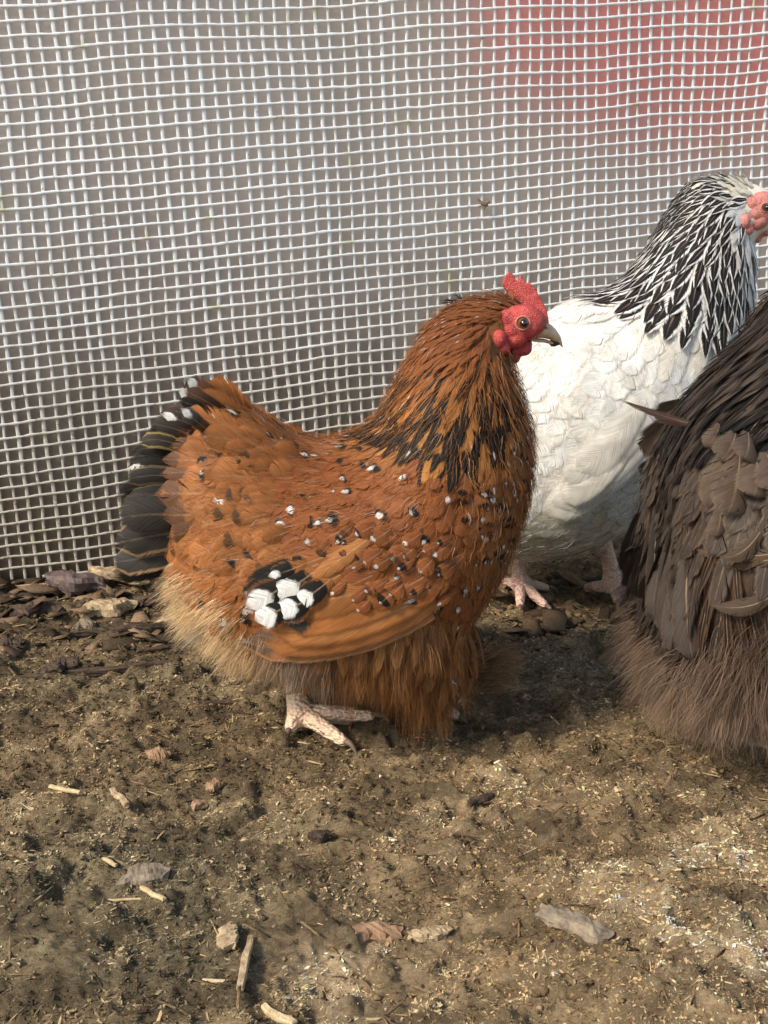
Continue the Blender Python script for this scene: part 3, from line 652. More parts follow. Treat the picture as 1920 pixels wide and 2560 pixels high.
class Bird:
    def __init__(s, me, Ymid):
        s.me = me; s.Y = Ymid; bm = bmesh.new(); bm.from_mesh(me); s.bvh = BVHTree.FromBMesh(bm)
        bmesh.ops.triangulate(bm, faces=bm.faces[:]); bm.normal_update()
        s.tri = np.array([[v.co[:] for v in f.verts] for f in bm.faces]); s.no = np.array([f.normal[:] for f in bm.faces]); bm.free()
        e1 = s.tri[:, 1] - s.tri[:, 0]; e2 = s.tri[:, 2] - s.tri[:, 0]; s.area = 0.5 * np.linalg.norm(np.cross(e1, e2), axis=1)
    def pc(s, p):          # pattern coordinates: pixel of the point mirrored onto the near side
        return proj((p[0], s.Y - abs(p[1] - s.Y), p[2]))
    def sample(s, n, accept, spacing, seed=0):
        r = np.random.default_rng(seed); pr = s.area / s.area.sum(); ids = r.choice(len(s.area), n, p=pr)
        a, b = r.random(n), r.random(n); f = a + b > 1; a[f] = 1 - a[f]; b[f] = 1 - b[f]
        P = s.tri[ids, 0] + a[:, None] * (s.tri[ids, 1] - s.tri[ids, 0]) + b[:, None] * (s.tri[ids, 2] - s.tri[ids, 0])
        grid = {}; out = []
        for p, t in zip(P, ids):
            u, v = s.pc(p); 
            if not accept(u, v, p, s.no[t]): continue
            d = spacing(u, v); c = 0.004; k = tuple(np.floor(p / c).astype(int)); R_ = int(math.ceil(d / c)); ok = True
            for i in range(-R_, R_ + 1):
                for j in range(-R_, R_ + 1):
                    for l in range(-R_, R_ + 1):
                        for q in grid.get((k[0] + i, k[1] + j, k[2] + l), ()):
                            if (q[0] - p[0]) ** 2 + (q[1] - p[1]) ** 2 + (q[2] - p[2]) ** 2 < d * d: ok = False; break
                        if not ok: break
                    if not ok: break
                if not ok: break
            if ok: grid.setdefault(k, []).append(p); out.append((Vector(p), u, v))
        return out
    def lay(s, F_, p, d, L, W_, st, shape, lift0=0.0006, lift1=0.003, curl=0.0, camber=0.12, flat_=0.35):
        P = []; Wd = []; Nn = []; loc, n, _, _ = s.bvh.find_nearest(p)
        if loc is None: return
        d = (d - n * d.dot(n)); 
        if d.length < 1e-6: return
        d.normalize(); q = loc.copy(); R_ = F_.ROWS; n0 = n.copy(); prev = loc
        for i in range(R_):
            t = i / (R_ - 1)
            l2, n2, _, _ = s.bvh.find_nearest(q); nn = (n0 * flat_ + n2 * (1 - flat_)).normalized()
            base = l2
            P.append(base + nn * (lift0 + (lift1 - lift0) * t + curl * L * t * t)); 
            dd = (d - nn * d.dot(nn)).normalized(); Wd.append(nn.cross(dd).normalized()); Nn.append(nn)
            q = l2 + dd * (L / (R_ - 1))
        F_.add(P, Wd, Nn, W_, st, shape, camber)
def flow_fn(ctrl):
    C = np.array([[c[0], c[1]] for c in ctrl], float); D = np.array([[math.cos(R(c[2])), -math.sin(R(c[2]))] for c in ctrl])
    X_ = np.array([list(c[3:]) for c in ctrl], float)
    def f(u, v):
        w_ = 1.0 / (((C[:, 0] - u) ** 2 + (C[:, 1] - v) ** 2) + 400.0) ** 1.6; w_ /= w_.sum()
        d = (D * w_[:, None]).sum(0); x = (X_ * w_[:, None]).sum(0); return d, x
    return f
def d3(d, jit=0.15):
    a = random.gauss(0, jit); c, s_ = math.cos(a), math.sin(a)
    return Vector((d[0] * c - d[1] * s_, random.gauss(0, 0.08), -(d[0] * s_ + d[1] * c)))
def free_feather(F_, pts, width, st, side_hint, shape='flight', camber=0.1):
    """feather along 3 control points in space, side_hint: normal direction it faces"""
    P = []; Wd = []; Nn = []; a, b, c = [Vector(p) for p in pts]
    for i in range(F_.ROWS):
        t = i / (F_.ROWS - 1); P.append(a * (1 - t) ** 2 + b * 2 * t * (1 - t) + c * t * t)
    for i in range(F_.ROWS):
        d = (P[min(i + 1, F_.ROWS - 1)] - P[max(i - 1, 0)]).normalized(); n = Vector(side_hint); n = (n - d * n.dot(d)).normalized()
        Nn.append(n); Wd.append(n.cross(d))
    F_.add(P, Wd, Nn, width, st, shape, camber)
class Strands:
    def __init__(s): s.V = []; s.Q = []; s.C = []
    def clump(s, root, d, n, L, col, cnt=30, spread=0.006, wid=0.00045, droop=0.3, tight=0.45, jit=0.25):
        d = Vector(d).normalized(); tip = root + d * L + Vector((0, 0, -droop * L))
        for _ in range(cnt):
            o = Vector((random.gauss(0, 1), random.gauss(0, 1), random.gauss(0, 1))) * spread * 0.6
            r0 = root + o * 0.8; r0 -= n * 0.002; l = L * random.uniform(0.55, 1.15)
            dd = (d + Vector((random.gauss(0, jit), random.gauss(0, jit), random.gauss(0, jit))) * 0.6).normalized()
            tp = r0 + dd * l + Vector((0, 0, -droop * l)); tp = tp.lerp(tip + o * 0.5, tight * random.random())
            mid = r0 + dd * l * 0.55 + n * L * random.uniform(0.05, 0.25) + Vector((random.gauss(0, 1), random.gauss(0, 1), random.gauss(0, 1))) * l * 0.16
            sd_ = Vector((random.gauss(0, 1), random.gauss(0, 1), random.gauss(0, 1))).cross(dd).normalized()
            k = len(s.V); S = 4; v = random.uniform(0.75, 1.25); ww = wid * random.uniform(0.6, 1.3)
            for i in range(S + 1):
                t = i / S; p = r0 * (1 - t) ** 2 + mid * 2 * t * (1 - t) + tp * t * t
                w_ = ww * (1 - 0.85 * t); s.V.append(p + sd_ * w_ / 2); s.V.append(p - sd_ * w_ / 2)
                c = (col[0] * v, col[1] * v, col[2] * v, 1); s.C += [c, c]
            for i in range(S): a = k + 2 * i; s.Q.append((a, a + 1, a + 3, a + 2))
    def build(s, name, parent):
        me = np_mesh(name, np.array([tuple(v) for v in s.V], np.float32), np.array(s.Q)); attr(me, 'sc', s.C); return link(name, me, M_STRAND, parent)

def hairs(S, B, n, accept, fl, colfn, spacing, L=(.007, .013), wid=.00034, cnt=3, off=.0035, seed=9):
    for p, u, v in B.sample(n, accept, lambda u, v: spacing, seed):
        loc, nn, _, _ = B.bvh.find_nearest(p); d, _x = fl(u, v); d = d3(d, 0.25); d = (d - nn * d.dot(nn)).normalized()
        S.clump(loc + nn * (off + .002), d + nn * 0.06, nn, random.uniform(*L), colfn(u, v), cnt, 0.0022, wid, 0.0, 0.2, 0.18)
def foot(Y, hub_g, knee, toes, r0, claw_parts, gl):
    """one leg: shank from knee point down to the hub, toes as list of ground points"""
    V = [knee, knee.lerp(hub_g, 0.5), hub_g]; E = [(0, 1), (1, 2)]; rad = [r0 * 1.15, r0 * 0.9, r0 * 1.1]
    for tp, ln in toes:
        k = len(V); V += [hub_g.lerp(tp, 0.35) + Vector((0, 0, 0.003 * ln)), hub_g.lerp(tp, 0.7) + Vector((0, 0, 0.0015)), tp]
        E += [(2, k), (k, k + 1), (k + 1, k + 2)]; rad += [r0 * 0.82, r0 * 0.70, r0 * 0.5]
        d = (tp - hub_g).normalized()
        c = [tp - d * 0.002 + Vector((0, 0, r0 * 0.25)), tp + d * 0.0045 + Vector((0, 0, r0 * 0.15)), tp + d * 0.009 - Vector((0, 0, r0 * 0.6))]
        claw_parts.append(skin_mesh('claw', c, [(0, 1), (1, 2)], [r0 * 0.36, r0 * 0.28, r0 * 0.06], 1))
    return skin_mesh('leg', V, E, rad, 2)

def plate(name, poly, Y, thick, mat, parent, noise_amp=0.0, y_bend=0.0, smooth=8, voxel=0.0007):
    """polygon outline (px) turned into a fleshy plate of the given thickness"""
    V = [U(x, y, Y) for x, y in poly]
    bm = bmesh.new(); f = [bm.verts.new(v - Vector((0, thick / 2, 0))) for v in V]; b = [bm.verts.new(v + Vector((0, thick / 2, 0))) for v in V]; n = len(V)
    bm.faces.new(f); bm.faces.new(b[::-1])
    for i in range(n): bm.faces.new((f[i], b[i], b[(i + 1) % n], f[(i + 1) % n]))
    bmesh.ops.triangulate(bm, faces=bm.faces[:]); bmesh.ops.recalc_face_normals(bm, faces=bm.faces)
    me = bpy.data.meshes.new(name); bm.to_mesh(me); bm.free(); o = bpy.data.objects.new('t', me); COL.objects.link(o)
    md = o.modifiers.new('r', 'REMESH'); md.mode = 'VOXEL'; md.voxel_size = voxel
    s_ = o.modifiers.new('s', 'SMOOTH'); s_.iterations = smooth; s_.factor = 0.6
    dg = bpy.context.evaluated_depsgraph_get(); out = bpy.data.meshes.new_from_object(o.evaluated_get(dg)); bpy.data.objects.remove(o)
    out.name = name
    return link(name, out, mat, parent)

def make_head(root, ex, ey, s, Y, hw, red, beak_mat, big_comb=True, skinmat=None, seed=1, cshift=0, es=1.0):
    """face, comb, wattles, ear lobes, eyes and beak; offsets are in photo pixels of the orange hen's head"""
    k = Y / F * s                                        # metres per head pixel
    H = lambda x, y: (ex + (x - 1305) * s, ey + (y - 806) * s)
    # comb
    cz = lambda zx, zy: H(1100 + zx / 4.1475, 640 + zy / 4.148)
    comb = [(720, 420), (655, 320), (648, 270), (680, 195), (722, 162), (765, 195), (790, 262), (812, 262), (822, 200), (840, 190), (862, 240), (885, 300), (905, 290), (925, 258), (960, 325), (985, 325), (1015, 390), (1050, 450), (1090, 525), (1115, 600), (1128, 700), (1080, 760), (1000, 760), (920, 700), (850, 600), (780, 520)]
    if not big_comb: comb = [(x * 0.8 + cshift, 440 + (y - 420) * 0.55 + (x - 700) * 0.15) for x, y in comb]
    plate('comb', [cz(*c) for c in comb], Y, 7 * k * 2.1, red, root, smooth=4, voxel=0.0006)
    def P(zx, zy, dy): x, y = cz(zx, zy); v = U(x, y, Y - abs(dy)); v.y = Y + dy; return v
    u = 1 / 4.1475 * k                                    # metres per zoom pixel
    for sg in (-1, 1):
        r_ = random.Random(seed)
        # facial skin: flattened lumps hugging the head side
        E = [(P(850, 690, sg * hw * 0.72), (235 * u, hw * 0.36, 180 * u), 0), (P(1000, 690, sg * hw * 0.45), (105 * u, hw * 0.42, 115 * u), 0.3),
             (P(700, 650, sg * hw * 0.80), (115 * u, hw * 0.25, 95 * u), 0.2), (P(770, 850, sg * hw * 0.72), (150 * u, hw * 0.3, 110 * u), -0.3),
             (P(930, 800, sg * hw * 0.50), (95 * u, hw * 0.35, 70 * u), 0)]
        E.append((P(735, 765, sg * hw * 0.80), (110 * u, hw * 0.27, 95 * u), 0.2)); E.extend([(P(650, 790, sg * hw * 0.86), (100 * u, hw * 0.2, 110 * u), 0.2), (P(720, 880, sg * hw * 0.78), (120 * u, hw * 0.25, 90 * u), 0.2)]) if es < 1 else None
        for _ in range(46):
            a = r_.uniform(0, 6.28); q = r_.uniform(0.35, 1.0); E.append((P(850 + math.cos(a) * 215 * q, 690 + math.sin(a) * 160 * q, sg * hw * (1.06 - 0.26 * q * q)), (15 * u, hw * 0.05, 12 * u), r_.uniform(0, 3)))
        link('face_skin', remeshed('face_skin', E, 0.0006 * s, 3), red, root)
        # wattle and ear lobe
        W_ = [(P(830, 950, sg * hw * 0.45), (125 * u, hw * 0.22, 85 * u), 0.25), (P(770, 1030, sg * hw * 0.42), (66 * u, hw * 0.18, 85 * u), -0.2), (P(890, 930, sg * hw * 0.42), (62 * u, hw * 0.2, 75 * u), 0.5)]
        for _ in range(16): W_.append((P(r_.uniform(740, 910), r_.uniform(890, 1010), sg * hw * 0.62), (18 * u, hw * 0.06, 22 * u), 0.3))
        link('wattle', remeshed('wattle', W_, 0.0006 * s, 4), red, root)
        L_ = [(P(600, 870, sg * hw * 1.10), (88 * u, hw * 0.26, 105 * u), 0.3), (P(640, 950, sg * hw * 1.02), (92 * u, hw * 0.24, 75 * u), 0.3), (P(575, 830, sg * hw * 1.0), (60 * u, hw * 0.18, 75 * u), 0)]
        link('ear_lobe', remeshed('ear_lobe', L_, 0.0006 * s, 4), skinmat or red, root)
        # eye
        e0 = P(850, 690, sg * hw * 0.86)
        eye = empty('eye', e0); eye.parent = root; eye.matrix_parent_inverse = Matrix.Translation(-root.location)
        def ball(nm, c, r3, mt, par):
            bm = bmesh.new(); bmesh.ops.create_icosphere(bm, subdivisions=4, radius=1, matrix=Matrix.Translation(c) @ Matrix.Diagonal((*r3, 1)))
            me = bpy.data.meshes.new(nm); bm.to_mesh(me); bm.free(); o = link(nm, me, mt); o.parent = par; 
            o.matrix_parent_inverse = Matrix.Translation(-par.location) @ Matrix.Identity(4); return o
        def ring(nm, c, R0, r1, mt):
            V = []; n, m = 36, 8
            for i in range(n):
                a = 2 * math.pi * i / n
                for j in range(m):
                    b = 2 * math.pi * j / m; rr = R0 + r1 * math.cos(b); V.append((c.x + rr * math.cos(a), c.y + r1 * 0.8 * math.sin(b), c.z + rr * 0.95 * math.sin(a)))
            Q = [(i * m + j, i * m + (j + 1) % m, ((i + 1) % n) * m + (j + 1) % m, ((i + 1) % n) * m + j) for i in range(n) for j in range(m)]
            me = mesh_from(nm, V, Q); o = link(nm, me, mt); return o
        def child(o, par): o.parent = par; o.matrix_parent_inverse = Matrix.Translation(-(root.location + (par.location - root.location))) ; return o
        ir = ball('eyeball', e0 + Vector((0, 0, 0)), (64 * u * es, hw * 0.36, 64 * u * es), M_IRIS, eye)
        pu = ball('pupil', e0 + Vector((4 * u, sg * hw * 0.20, 0)), (45 * u * es ** .5, hw * 0.20, 45 * u * es ** .5), M_PUPIL, eye)
        rg = ring('eyelid', e0 + Vector((0, sg * hw * 0.20, 0)), 70 * u * es, 11 * u, M_LID)
        rg.parent = eye; rg.matrix_parent_inverse = Matrix.Translation(-eye.location)
    # beak
    bk = [(1040, 690, 925, 840, hw * 0.46), (1095, 690, 1000, 850, hw * 0.42), (1150, 712, 1070, 852, hw * 0.34), (1205, 765, 1130, 866, hw * 0.26), (1245, 830, 1190, 888, hw * 0.17), (1265, 890, 1235, 920, hw * 0.09), (1275, 945, 1268, 948, hw * 0.02)]
    V, Q = loft([(*cz(a, b), *cz(c, d), h) for a, b, c, d, h in bk], Y, 4, 20, 0.1, 1.0); link('upper_beak', mesh_from('upper_beak', V, Q), beak_mat, root)
    bk = [(930, 830, 915, 880, hw * 0.42), (1010, 852, 1000, 892, hw * 0.36), (1080, 858, 1070, 898, hw * 0.28), (1150, 880, 1140, 915, hw * 0.18), (1195, 905, 1190, 930, hw * 0.06)]
    V, Q = loft([(*cz(a, b), *cz(c, d), h) for a, b, c, d, h in bk], Y, 4, 16, 0.0, 1.0); link('lower_beak', mesh_from('lower_beak', V, Q), beak_mat, root)
    for sg in (-1, 1):
        bm = bmesh.new(); c = P(1092, 738, sg * hw * 0.375)
        bmesh.ops.create_icosphere(bm, subdivisions=3, radius=1, matrix=Matrix.Translation(c) @ Matrix.Rotation(0.7, 4, 'Y') @ Matrix.Diagonal((24 * u, hw * 0.05, 9 * u, 1)))
        me = bpy.data.meshes.new('nostril'); bm.to_mesh(me); bm.free(); link('nostril', me, M_MUD, root)
    return cz, P, u
M_LID = noise_mat('eyelid_skin', (0.36, 0.13, 0.09), (0.52, 0.27, 0.19), 500, 0.5, 0.3)

K = 1920 / 1659.0
def PX(L): return [(a * K, b * K, c * K, d * K, *r_) for a, b, c, d, *r_ in L]
def inpoly(x, y, poly):
    c = False; n = len(poly)
    for i in range(n):
        x1, y1 = poly[i]; x2, y2 = poly[i - 1]
        if (y1 > y) != (y2 > y) and x < (x2 - x1) * (y - y1) / (y2 - y1) + x1: c = not c
    return c

ORANGE = (0.315, 0.120, 0.037); RUST = (0.245, 0.080, 0.025); GOLD = (0.44, 0.19, 0.050); BLACK = (0.012, 0.010, 0.009); WHITE = (0.74, 0.71, 0.66)
BUFF = (0.55, 0.36, 0.18); CHAR = (0.045, 0.038, 0.033)
# ------------------------------------------------------------ 1. the orange hen
def orange_hen():
    Y = 0.64; root = empty('hen', (U(960, 1780, Y).x * 0, Y, 0), 'rust orange speckled bantam hen with red comb, standing in full side view', 'hen')
    sts = PX([(425, 900, 375, 1120, 0.012), (470, 862, 392, 1240, 0.040), (540, 892, 425, 1330, 0.058), (618, 940, 490, 1375, 0.070), (690, 962, 595, 1405, 0.079),
              (765, 945, 740, 1415, 0.083), (825, 900, 870, 1428, 0.083), (858, 842, 945, 1392, 0.080), (885, 790, 1015, 1310, 0.075), (908, 748, 1076, 1210, 0.067),
              (930, 712, 1120, 1095, 0.057), (955, 685, 1138, 985, 0.046), (985, 665, 1125, 890, 0.036), (1020, 652, 1098, 812, 0.027), (1060, 645, 1090, 770, 0.0215),
              (1100, 648, 1112, 752, 0.0175), (1135, 662, 1138, 738, 0.016), (1160, 682, 1160, 722, 0.011)])
    V, Q = loft(sts, Y, 6, 48, 0.08, 0.9); bme = mesh_from('trunk', V, Q)
    pc1 = U(1055, 1668, 0.615); pc2 = U(1085, 1600, 0.62); pc3 = U(760, 1600, 0.605)
    bm = bmesh.new(); bm.from_mesh(bme)
    for c, r3 in ((pc1, (.022, .022, .022)), (pc2, (.022, .026, .034)), (pc3, (.020, .022, .024))):
        bmesh.ops.create_icosphere(bm, subdivisions=3, radius=1, matrix=Matrix.Translation(c) @ Matrix.Diagonal((*r3, 1)))
    bm.to_mesh(bme); bm.free()
    B = Bird(bme, Y); claws = []; legs = []
    # near foot (from photo) and far foot hidden under the front feathers
    hub = G(745, 1812); hub.z = gz(hub.x, hub.y) + 0.010
    def gp(px, py): g = G(px, py); g.z = gz(g.x, g.y) + 0.005; return g
    knee = Vector((hub.x - 0.006, hub.y + 0.022, 0.062))
    legs.append(foot(Y, hub, knee, [(gp(868, 1868), 1.2), (gp(940, 1822), 1.0), (gp(722, 1838), 0.5), (gp(880, 1800), 0.9)], 0.0070, claws, 0))
    hub2 = Vector((0.022, 0.675, gz(0.022, 0.675) + 0.009)); knee2 = Vector((0.015, 0.665, 0.06))
    def g3(x, y): return Vector((x, y, gz(x, y) + 0.005))
    legs.append(foot(Y, hub2, knee2, [(g3(0.058, 0.672), 1.2), (g3(0.050, 0.70), 1.0), (g3(0.005, 0.68), 0.5), (g3(0.052, 0.655), 0.9)], 0.0062, claws, 0))
    me = join('body', [(bme, 0)] + [(l, 1) for l in legs] + [(c, 2) for c in claws])
    me.materials.append(M_UNDER_O); me.materials.append(M_LEG_O); me.materials.append(M_CLAW)
    link('body', me, [M_UNDER_O, M_LEG_O, M_CLAW], root)
    fl = flow_fn([  # px, py, angle(deg, 0=right, 90=up), length, width
        (1330, 775, 150, .007, .0026), (1290, 760, 168, .009, .0030), (1250, 850, 265, .012, .003), (1260, 800, 215, .010, .003), (1200, 745, 188, .014, .0035), (1110, 790, 215, .020, .0040), (1180, 830, 225, .022, .0042), (1240, 880, 250, .020, .0040),
        (1050, 880, 232, .028, .0050), (1130, 940, 243, .030, .0055), (1230, 960, 265, .026, .0050), (1290, 960, 282, .018, .0050),
        (980, 1020, 215, .030, .0070), (1100, 1060, 245, .030, .0075), (1200, 1060, 265, .028, .0075), (1320, 1060, 285, .017, .0075),
        (900, 1080, 190, .022, .011), (780, 1110, 160, .026, .013), (700, 1060, 148, .030, .014), (600, 1000, 146, .032, .015), (540, 960, 150, .030, .014),
        (900, 1200, 208, .022, .013), (1050, 1180, 228, .022, .012), (1200, 1180, 262, .019, .011), (1320, 1180, 285, .016, .009),
        (750, 1250, 195, .026, .017), (620, 1150, 172, .036, .021), (500, 1100, 175, .038, .021), (470, 1250, 190, .036, .020), (600, 1300, 198, .032, .020),
        (900, 1350, 212, .024, .015), (1050, 1350, 225, .023, .014), (1200, 1350, 248, .019, .012), (1320, 1330, 262, .017, .010), (750, 1400, 205, .026, .018),
        (1200, 1500, 245, .022, .012), (1270, 1500, 252, .022, .010), (1180, 1650, 255, .028, .010), (1100, 1750, 235, .028, .010),
        (900, 1600, 255, .030, .010), (700, 1600, 235, .03, .010), (500, 1550, 210, .03, .010)])
    hack = [(1000, 680), (1350, 680), (1350, 790), (1300, 900), (1300, 960), (1275, 1030), (1230, 1110), (1150, 1140), (1060, 1110), (980, 1075), (930, 1055), (900, 1090), (800, 1100), (930, 980), (960, 880)]
    facez = lambda u, v: ((u - 1322) / 62) ** 2 + ((v - 818) / 52) ** 2 < 1 or (u > 1350 and v < 900) or (1222 < u < 1300 and 800 < v < 880)
    fluffz = [(380, 1425), (520, 1440), (610, 1560), (700, 1590), (900, 1570), (1080, 1530), (1120, 1560), (1150, 1680), (1100, 1900), (300, 1900), (300, 1480)]
    # hackle
    Fh = Feathers()
    for p, u, v in B.sample(60000, lambda u, v, p, n: inpoly(u, v, hack) and not facez(u, v), lambda u, v: 0.0019 + 0.0020 * max(0, min(1, (v - 760) / 300)), 1):
        d, (L, W_) = fl(u, v); low = max(0, min(1, (v - 860) / 190)); k = random.random()
        A = tuple(np.array(RUST) * (1 - low) + np.array(GOLD) * 1.1 * low)
        st = dict(A=A)
        if low > 0.12 and k < 0.25 + 0.42 * low: st = dict(A=BLACK, E=A, e=0.58 + 0.30 * low - 0.15 * random.random(), M=BLACK, m=0.62 if low > 0.6 else 0.8)
        elif low > 0.5 and k < 0.82: st = dict(A=tuple(np.array(A) * 0.9), M=BLACK, m=0.55)
        if random.random() < (0.16 if v < 880 else 0.05): st['T'] = (0.66, 0.58, 0.50); st['t'] = 0.80
        dark_back = (u < 1060 and v < 960 and random.random() < 0.3)
        if dark_back: st = dict(A=(0.10, 0.05, 0.025), E=RUST, e=0.6)
        B.lay(Fh, p, d3(d, 0.10), L * random.uniform(0.85, 1.15), W_ * random.uniform(0.85, 1.2), st, 'hackle', 0.0008, 0.0030 + 0.0018 * random.random(), 0.0)
    Fh.build('neck_hackle', root)
    # body contour feathers
    Fb = Feathers()
    spang_spots = 0
    for p, u, v in B.sample(60000, lambda u, v, p, n: not inpoly(u, v, hack) and not facez(u, v) and not inpoly(u, v, fluffz) and u < 1330 or (u >= 1330 and v > 900),
                            lambda u, v: 0.0044 if u > 1180 else (0.0056 if u > 700 else 0.0078), 2):
        d, (L, W_) = fl(u, v); breast = max(0, min(1, (u - 1130) / 150))
        base = np.array(ORANGE) if u < 760 else np.array(RUST) * 1.05
        if v > 1050 and v < 1120 and u > 760: base = np.array(ORANGE)
        if breast > 0: base = base * (1 - breast) + np.array((0.33, 0.135, 0.045)) * breast
        if v > 1560: base = np.array((0.30, 0.12, 0.035))
        st = dict(A=tuple(base), E=tuple(base * 1.22), e=0.66)
        ps = 0.22 if u > 700 else (0.22 if 560 < u and v > 1080 else 0.07)
        if u > 1150: ps = 0.30
        if v > 1580: ps = 0.12
        k = random.random()
        if k < ps:
            q = random.random()
            st.update(M=BLACK if q < 0.7 else tuple(base * 0.6), m=random.uniform(0.66, 0.82), T=tuple(np.array((0.80, 0.77, 0.72)) * random.uniform(0.85, 1.0)), t=random.uniform(0.76, 0.90))
        elif k < ps + (0.20 if u > 1150 and v < 1350 else 0.05): st.update(M=BLACK, m=0.78)
        if u < 560 and random.random() < 0.35: st.update(M=(0.10, 0.045, 0.02), m=0.6, T=tuple(base), t=0.82)
        B.lay(Fb, p, d3(d, 0.14), L * random.uniform(0.85, 1.2), W_ * random.uniform(0.85, 1.2), st, 'round', 0.0006, 0.0030 + 0.0022 * random.random() + (0.002 if u < 600 else 0), 0.02)
    Fb.build('body_feathers', root)
    # wing: coverts and flights standing proud of the flank, both sides
    def onskin(px, py, off, sg=-1):
        d = ray(px, py).normalized(); loc, n, _, _ = B.bvh.ray_cast(Vector((0, 0, CAM_H)), d)
        if loc is None: loc = U(px, py, Y - 0.03); n = Vector((0, -1, 0))
        q = loc - d * off
        if sg > 0: q = Vector((q.x, 2 * Y - q.y, q.z)); n = Vector((n.x, -n.y, n.z))
        return q, n
    for sg in (-1, 1):
        Fw = Feathers(); ws = []
        def fw(p0, p1, w_, st, off, bend=0.0, shape='flight', camber=0.18):
            a, n = onskin(*p0, off, sg); c, n2 = onskin(*p1, off + 0.002, sg); mx_, my_ = (p0[0] + p1[0]) / 2 + bend * (p1[1] - p0[1]), (p0[1] + p1[1]) / 2 - bend * (p1[0] - p0[0])
            b, _ = onskin(mx_, my_, off + 0.003, sg); b = b * 2 - (a + c) / 2
            free_feather(Fw, (a, b, c), w_, st, Vector((0.0, sg, 0.15)), shape, camber)
        O2 = (0.36, 0.135, 0.040); O3 = (0.42, 0.17, 0.055)
        # primaries (lowest, folded) -> pale edge
        fw((1080, 1530), (588, 1604), 0.018, dict(A=(0.30, 0.12, 0.05), E=(0.62, 0.36, 0.17), e=0.82, M=(0.11, 0.075, 0.055), m=0.80, T=(0.66, 0.5, 0.36), t=0.97), 0.013, 0.10)
        fw((1090, 1500), (620, 1585), 0.022, dict(A=O2, E=O3, e=0.8, M=(0.13, 0.08, 0.055), m=0.86), 0.0135, 0.10)
        fw((1080, 1480), (655, 1570), 0.023, dict(A=O3, E=O2, e=0.7), 0.0140, 0.09)
        fw((1060, 1450), (680, 1545), 0.024, dict(A=O2, E=O3, e=0.7, M=CHAR, m=0.74, T=WHITE, t=0.84), 0.0145, 0.08)
        fw((1050, 1420), (700, 1510), 0.025, dict(A=O2, E=O2, M=CHAR, m=0.84, T=WHITE, t=0.92), 0.0150, 0.06)
        # black and white tipped secondaries
        for (p0, p1, w_, m_, t_) in [((830, 1390), (600, 1488), .019, .45, .99), ((820, 1375), (610, 1462), .017, .40, .99), ((860, 1370), (650, 1440), .014, .45, .99), ((860, 1430), (640, 1545), .018, .40, .99),
                                     ((728, 1508), (636, 1552), .0190, .15, .46), ((728, 1450), (614, 1520), .0200, .15, .46), ((790, 1425), (678, 1496), .0215, .15, .44), ((786, 1490), (684, 1534), .0200, .15, .46),
                                     ((826, 1448), (738, 1510), .0170, .15, .56), ((770, 1405), (668, 1442), .0120, .35, .70)]:
            fw(p0, p1, w_, dict(A=O2, M=BLACK, m=m_, T=(0.80, 0.80, 0.78), t=t_), (0.0160 if t_ > .9 else 0.0185) + 0.001 * random.random(), 0.03, 'round')
        fw((930, 1340), (752, 1470), .012, dict(A=O3, E=O3, T=BUFF, t=0.9), 0.0165, 0.0, 'hackle')
        for (p0, p1, w_) in [((1080, 1420), (900, 1520), .016), ((1120, 1400), (950, 1500), .016), ((1150, 1420), (1010, 1510), .014), ((1000, 1400), (830, 1480), .017),
                             ((1040, 1370), (880, 1450), .017), ((960, 1370), (790, 1450), .018), ((1110, 1370), (970, 1455), .015), ((1160, 1390), (1050, 1480), .013)]:
            spot = random.random() < 0.8
            fw(p0, p1, w_, dict(A=RUST, E=O2, e=0.7, M=BLACK if spot else RUST, m=0.80, T=WHITE if spot else RUST, t=0.86), 0.0135 + 0.0015 * random.random(), 0.03, 'round')
        for _ in range(34):
            x0, y0 = random.uniform(800, 1150), random.uniform(1300, 1500)
            if y0 > 1530 - (x0 - 800) * 0.12: continue
            fw((x0, y0), (x0 - random.uniform(35, 55), y0 + random.uniform(22, 38)), random.choice([.005, .007, .009, .012]), dict(A=RUST, E=O2, e=0.7, M=random.choice([BLACK, (0.1, 0.04, 0.02), RUST]), m=random.uniform(.5, .8), T=tuple(np.array(WHITE) * random.uniform(.55, 1)), t=random.uniform(.755, .90)), 0.0165, 0.02, 'round')
        Fw.build('wing', root)
    # tail: dark rounded feathers with thin buff rims, cushion feathers over them
    Ft = Feathers()
    DK = dict(A=(0.040, 0.034, 0.030), E=(0.60, 0.36, 0.19), e=0.80); BK = dict(A=BLACK, E=(0.30, 0.22, 0.09), e=0.88)
    GL = (0.030, 0.027, 0.025); BR = (0.12, 0.055, 0.03)
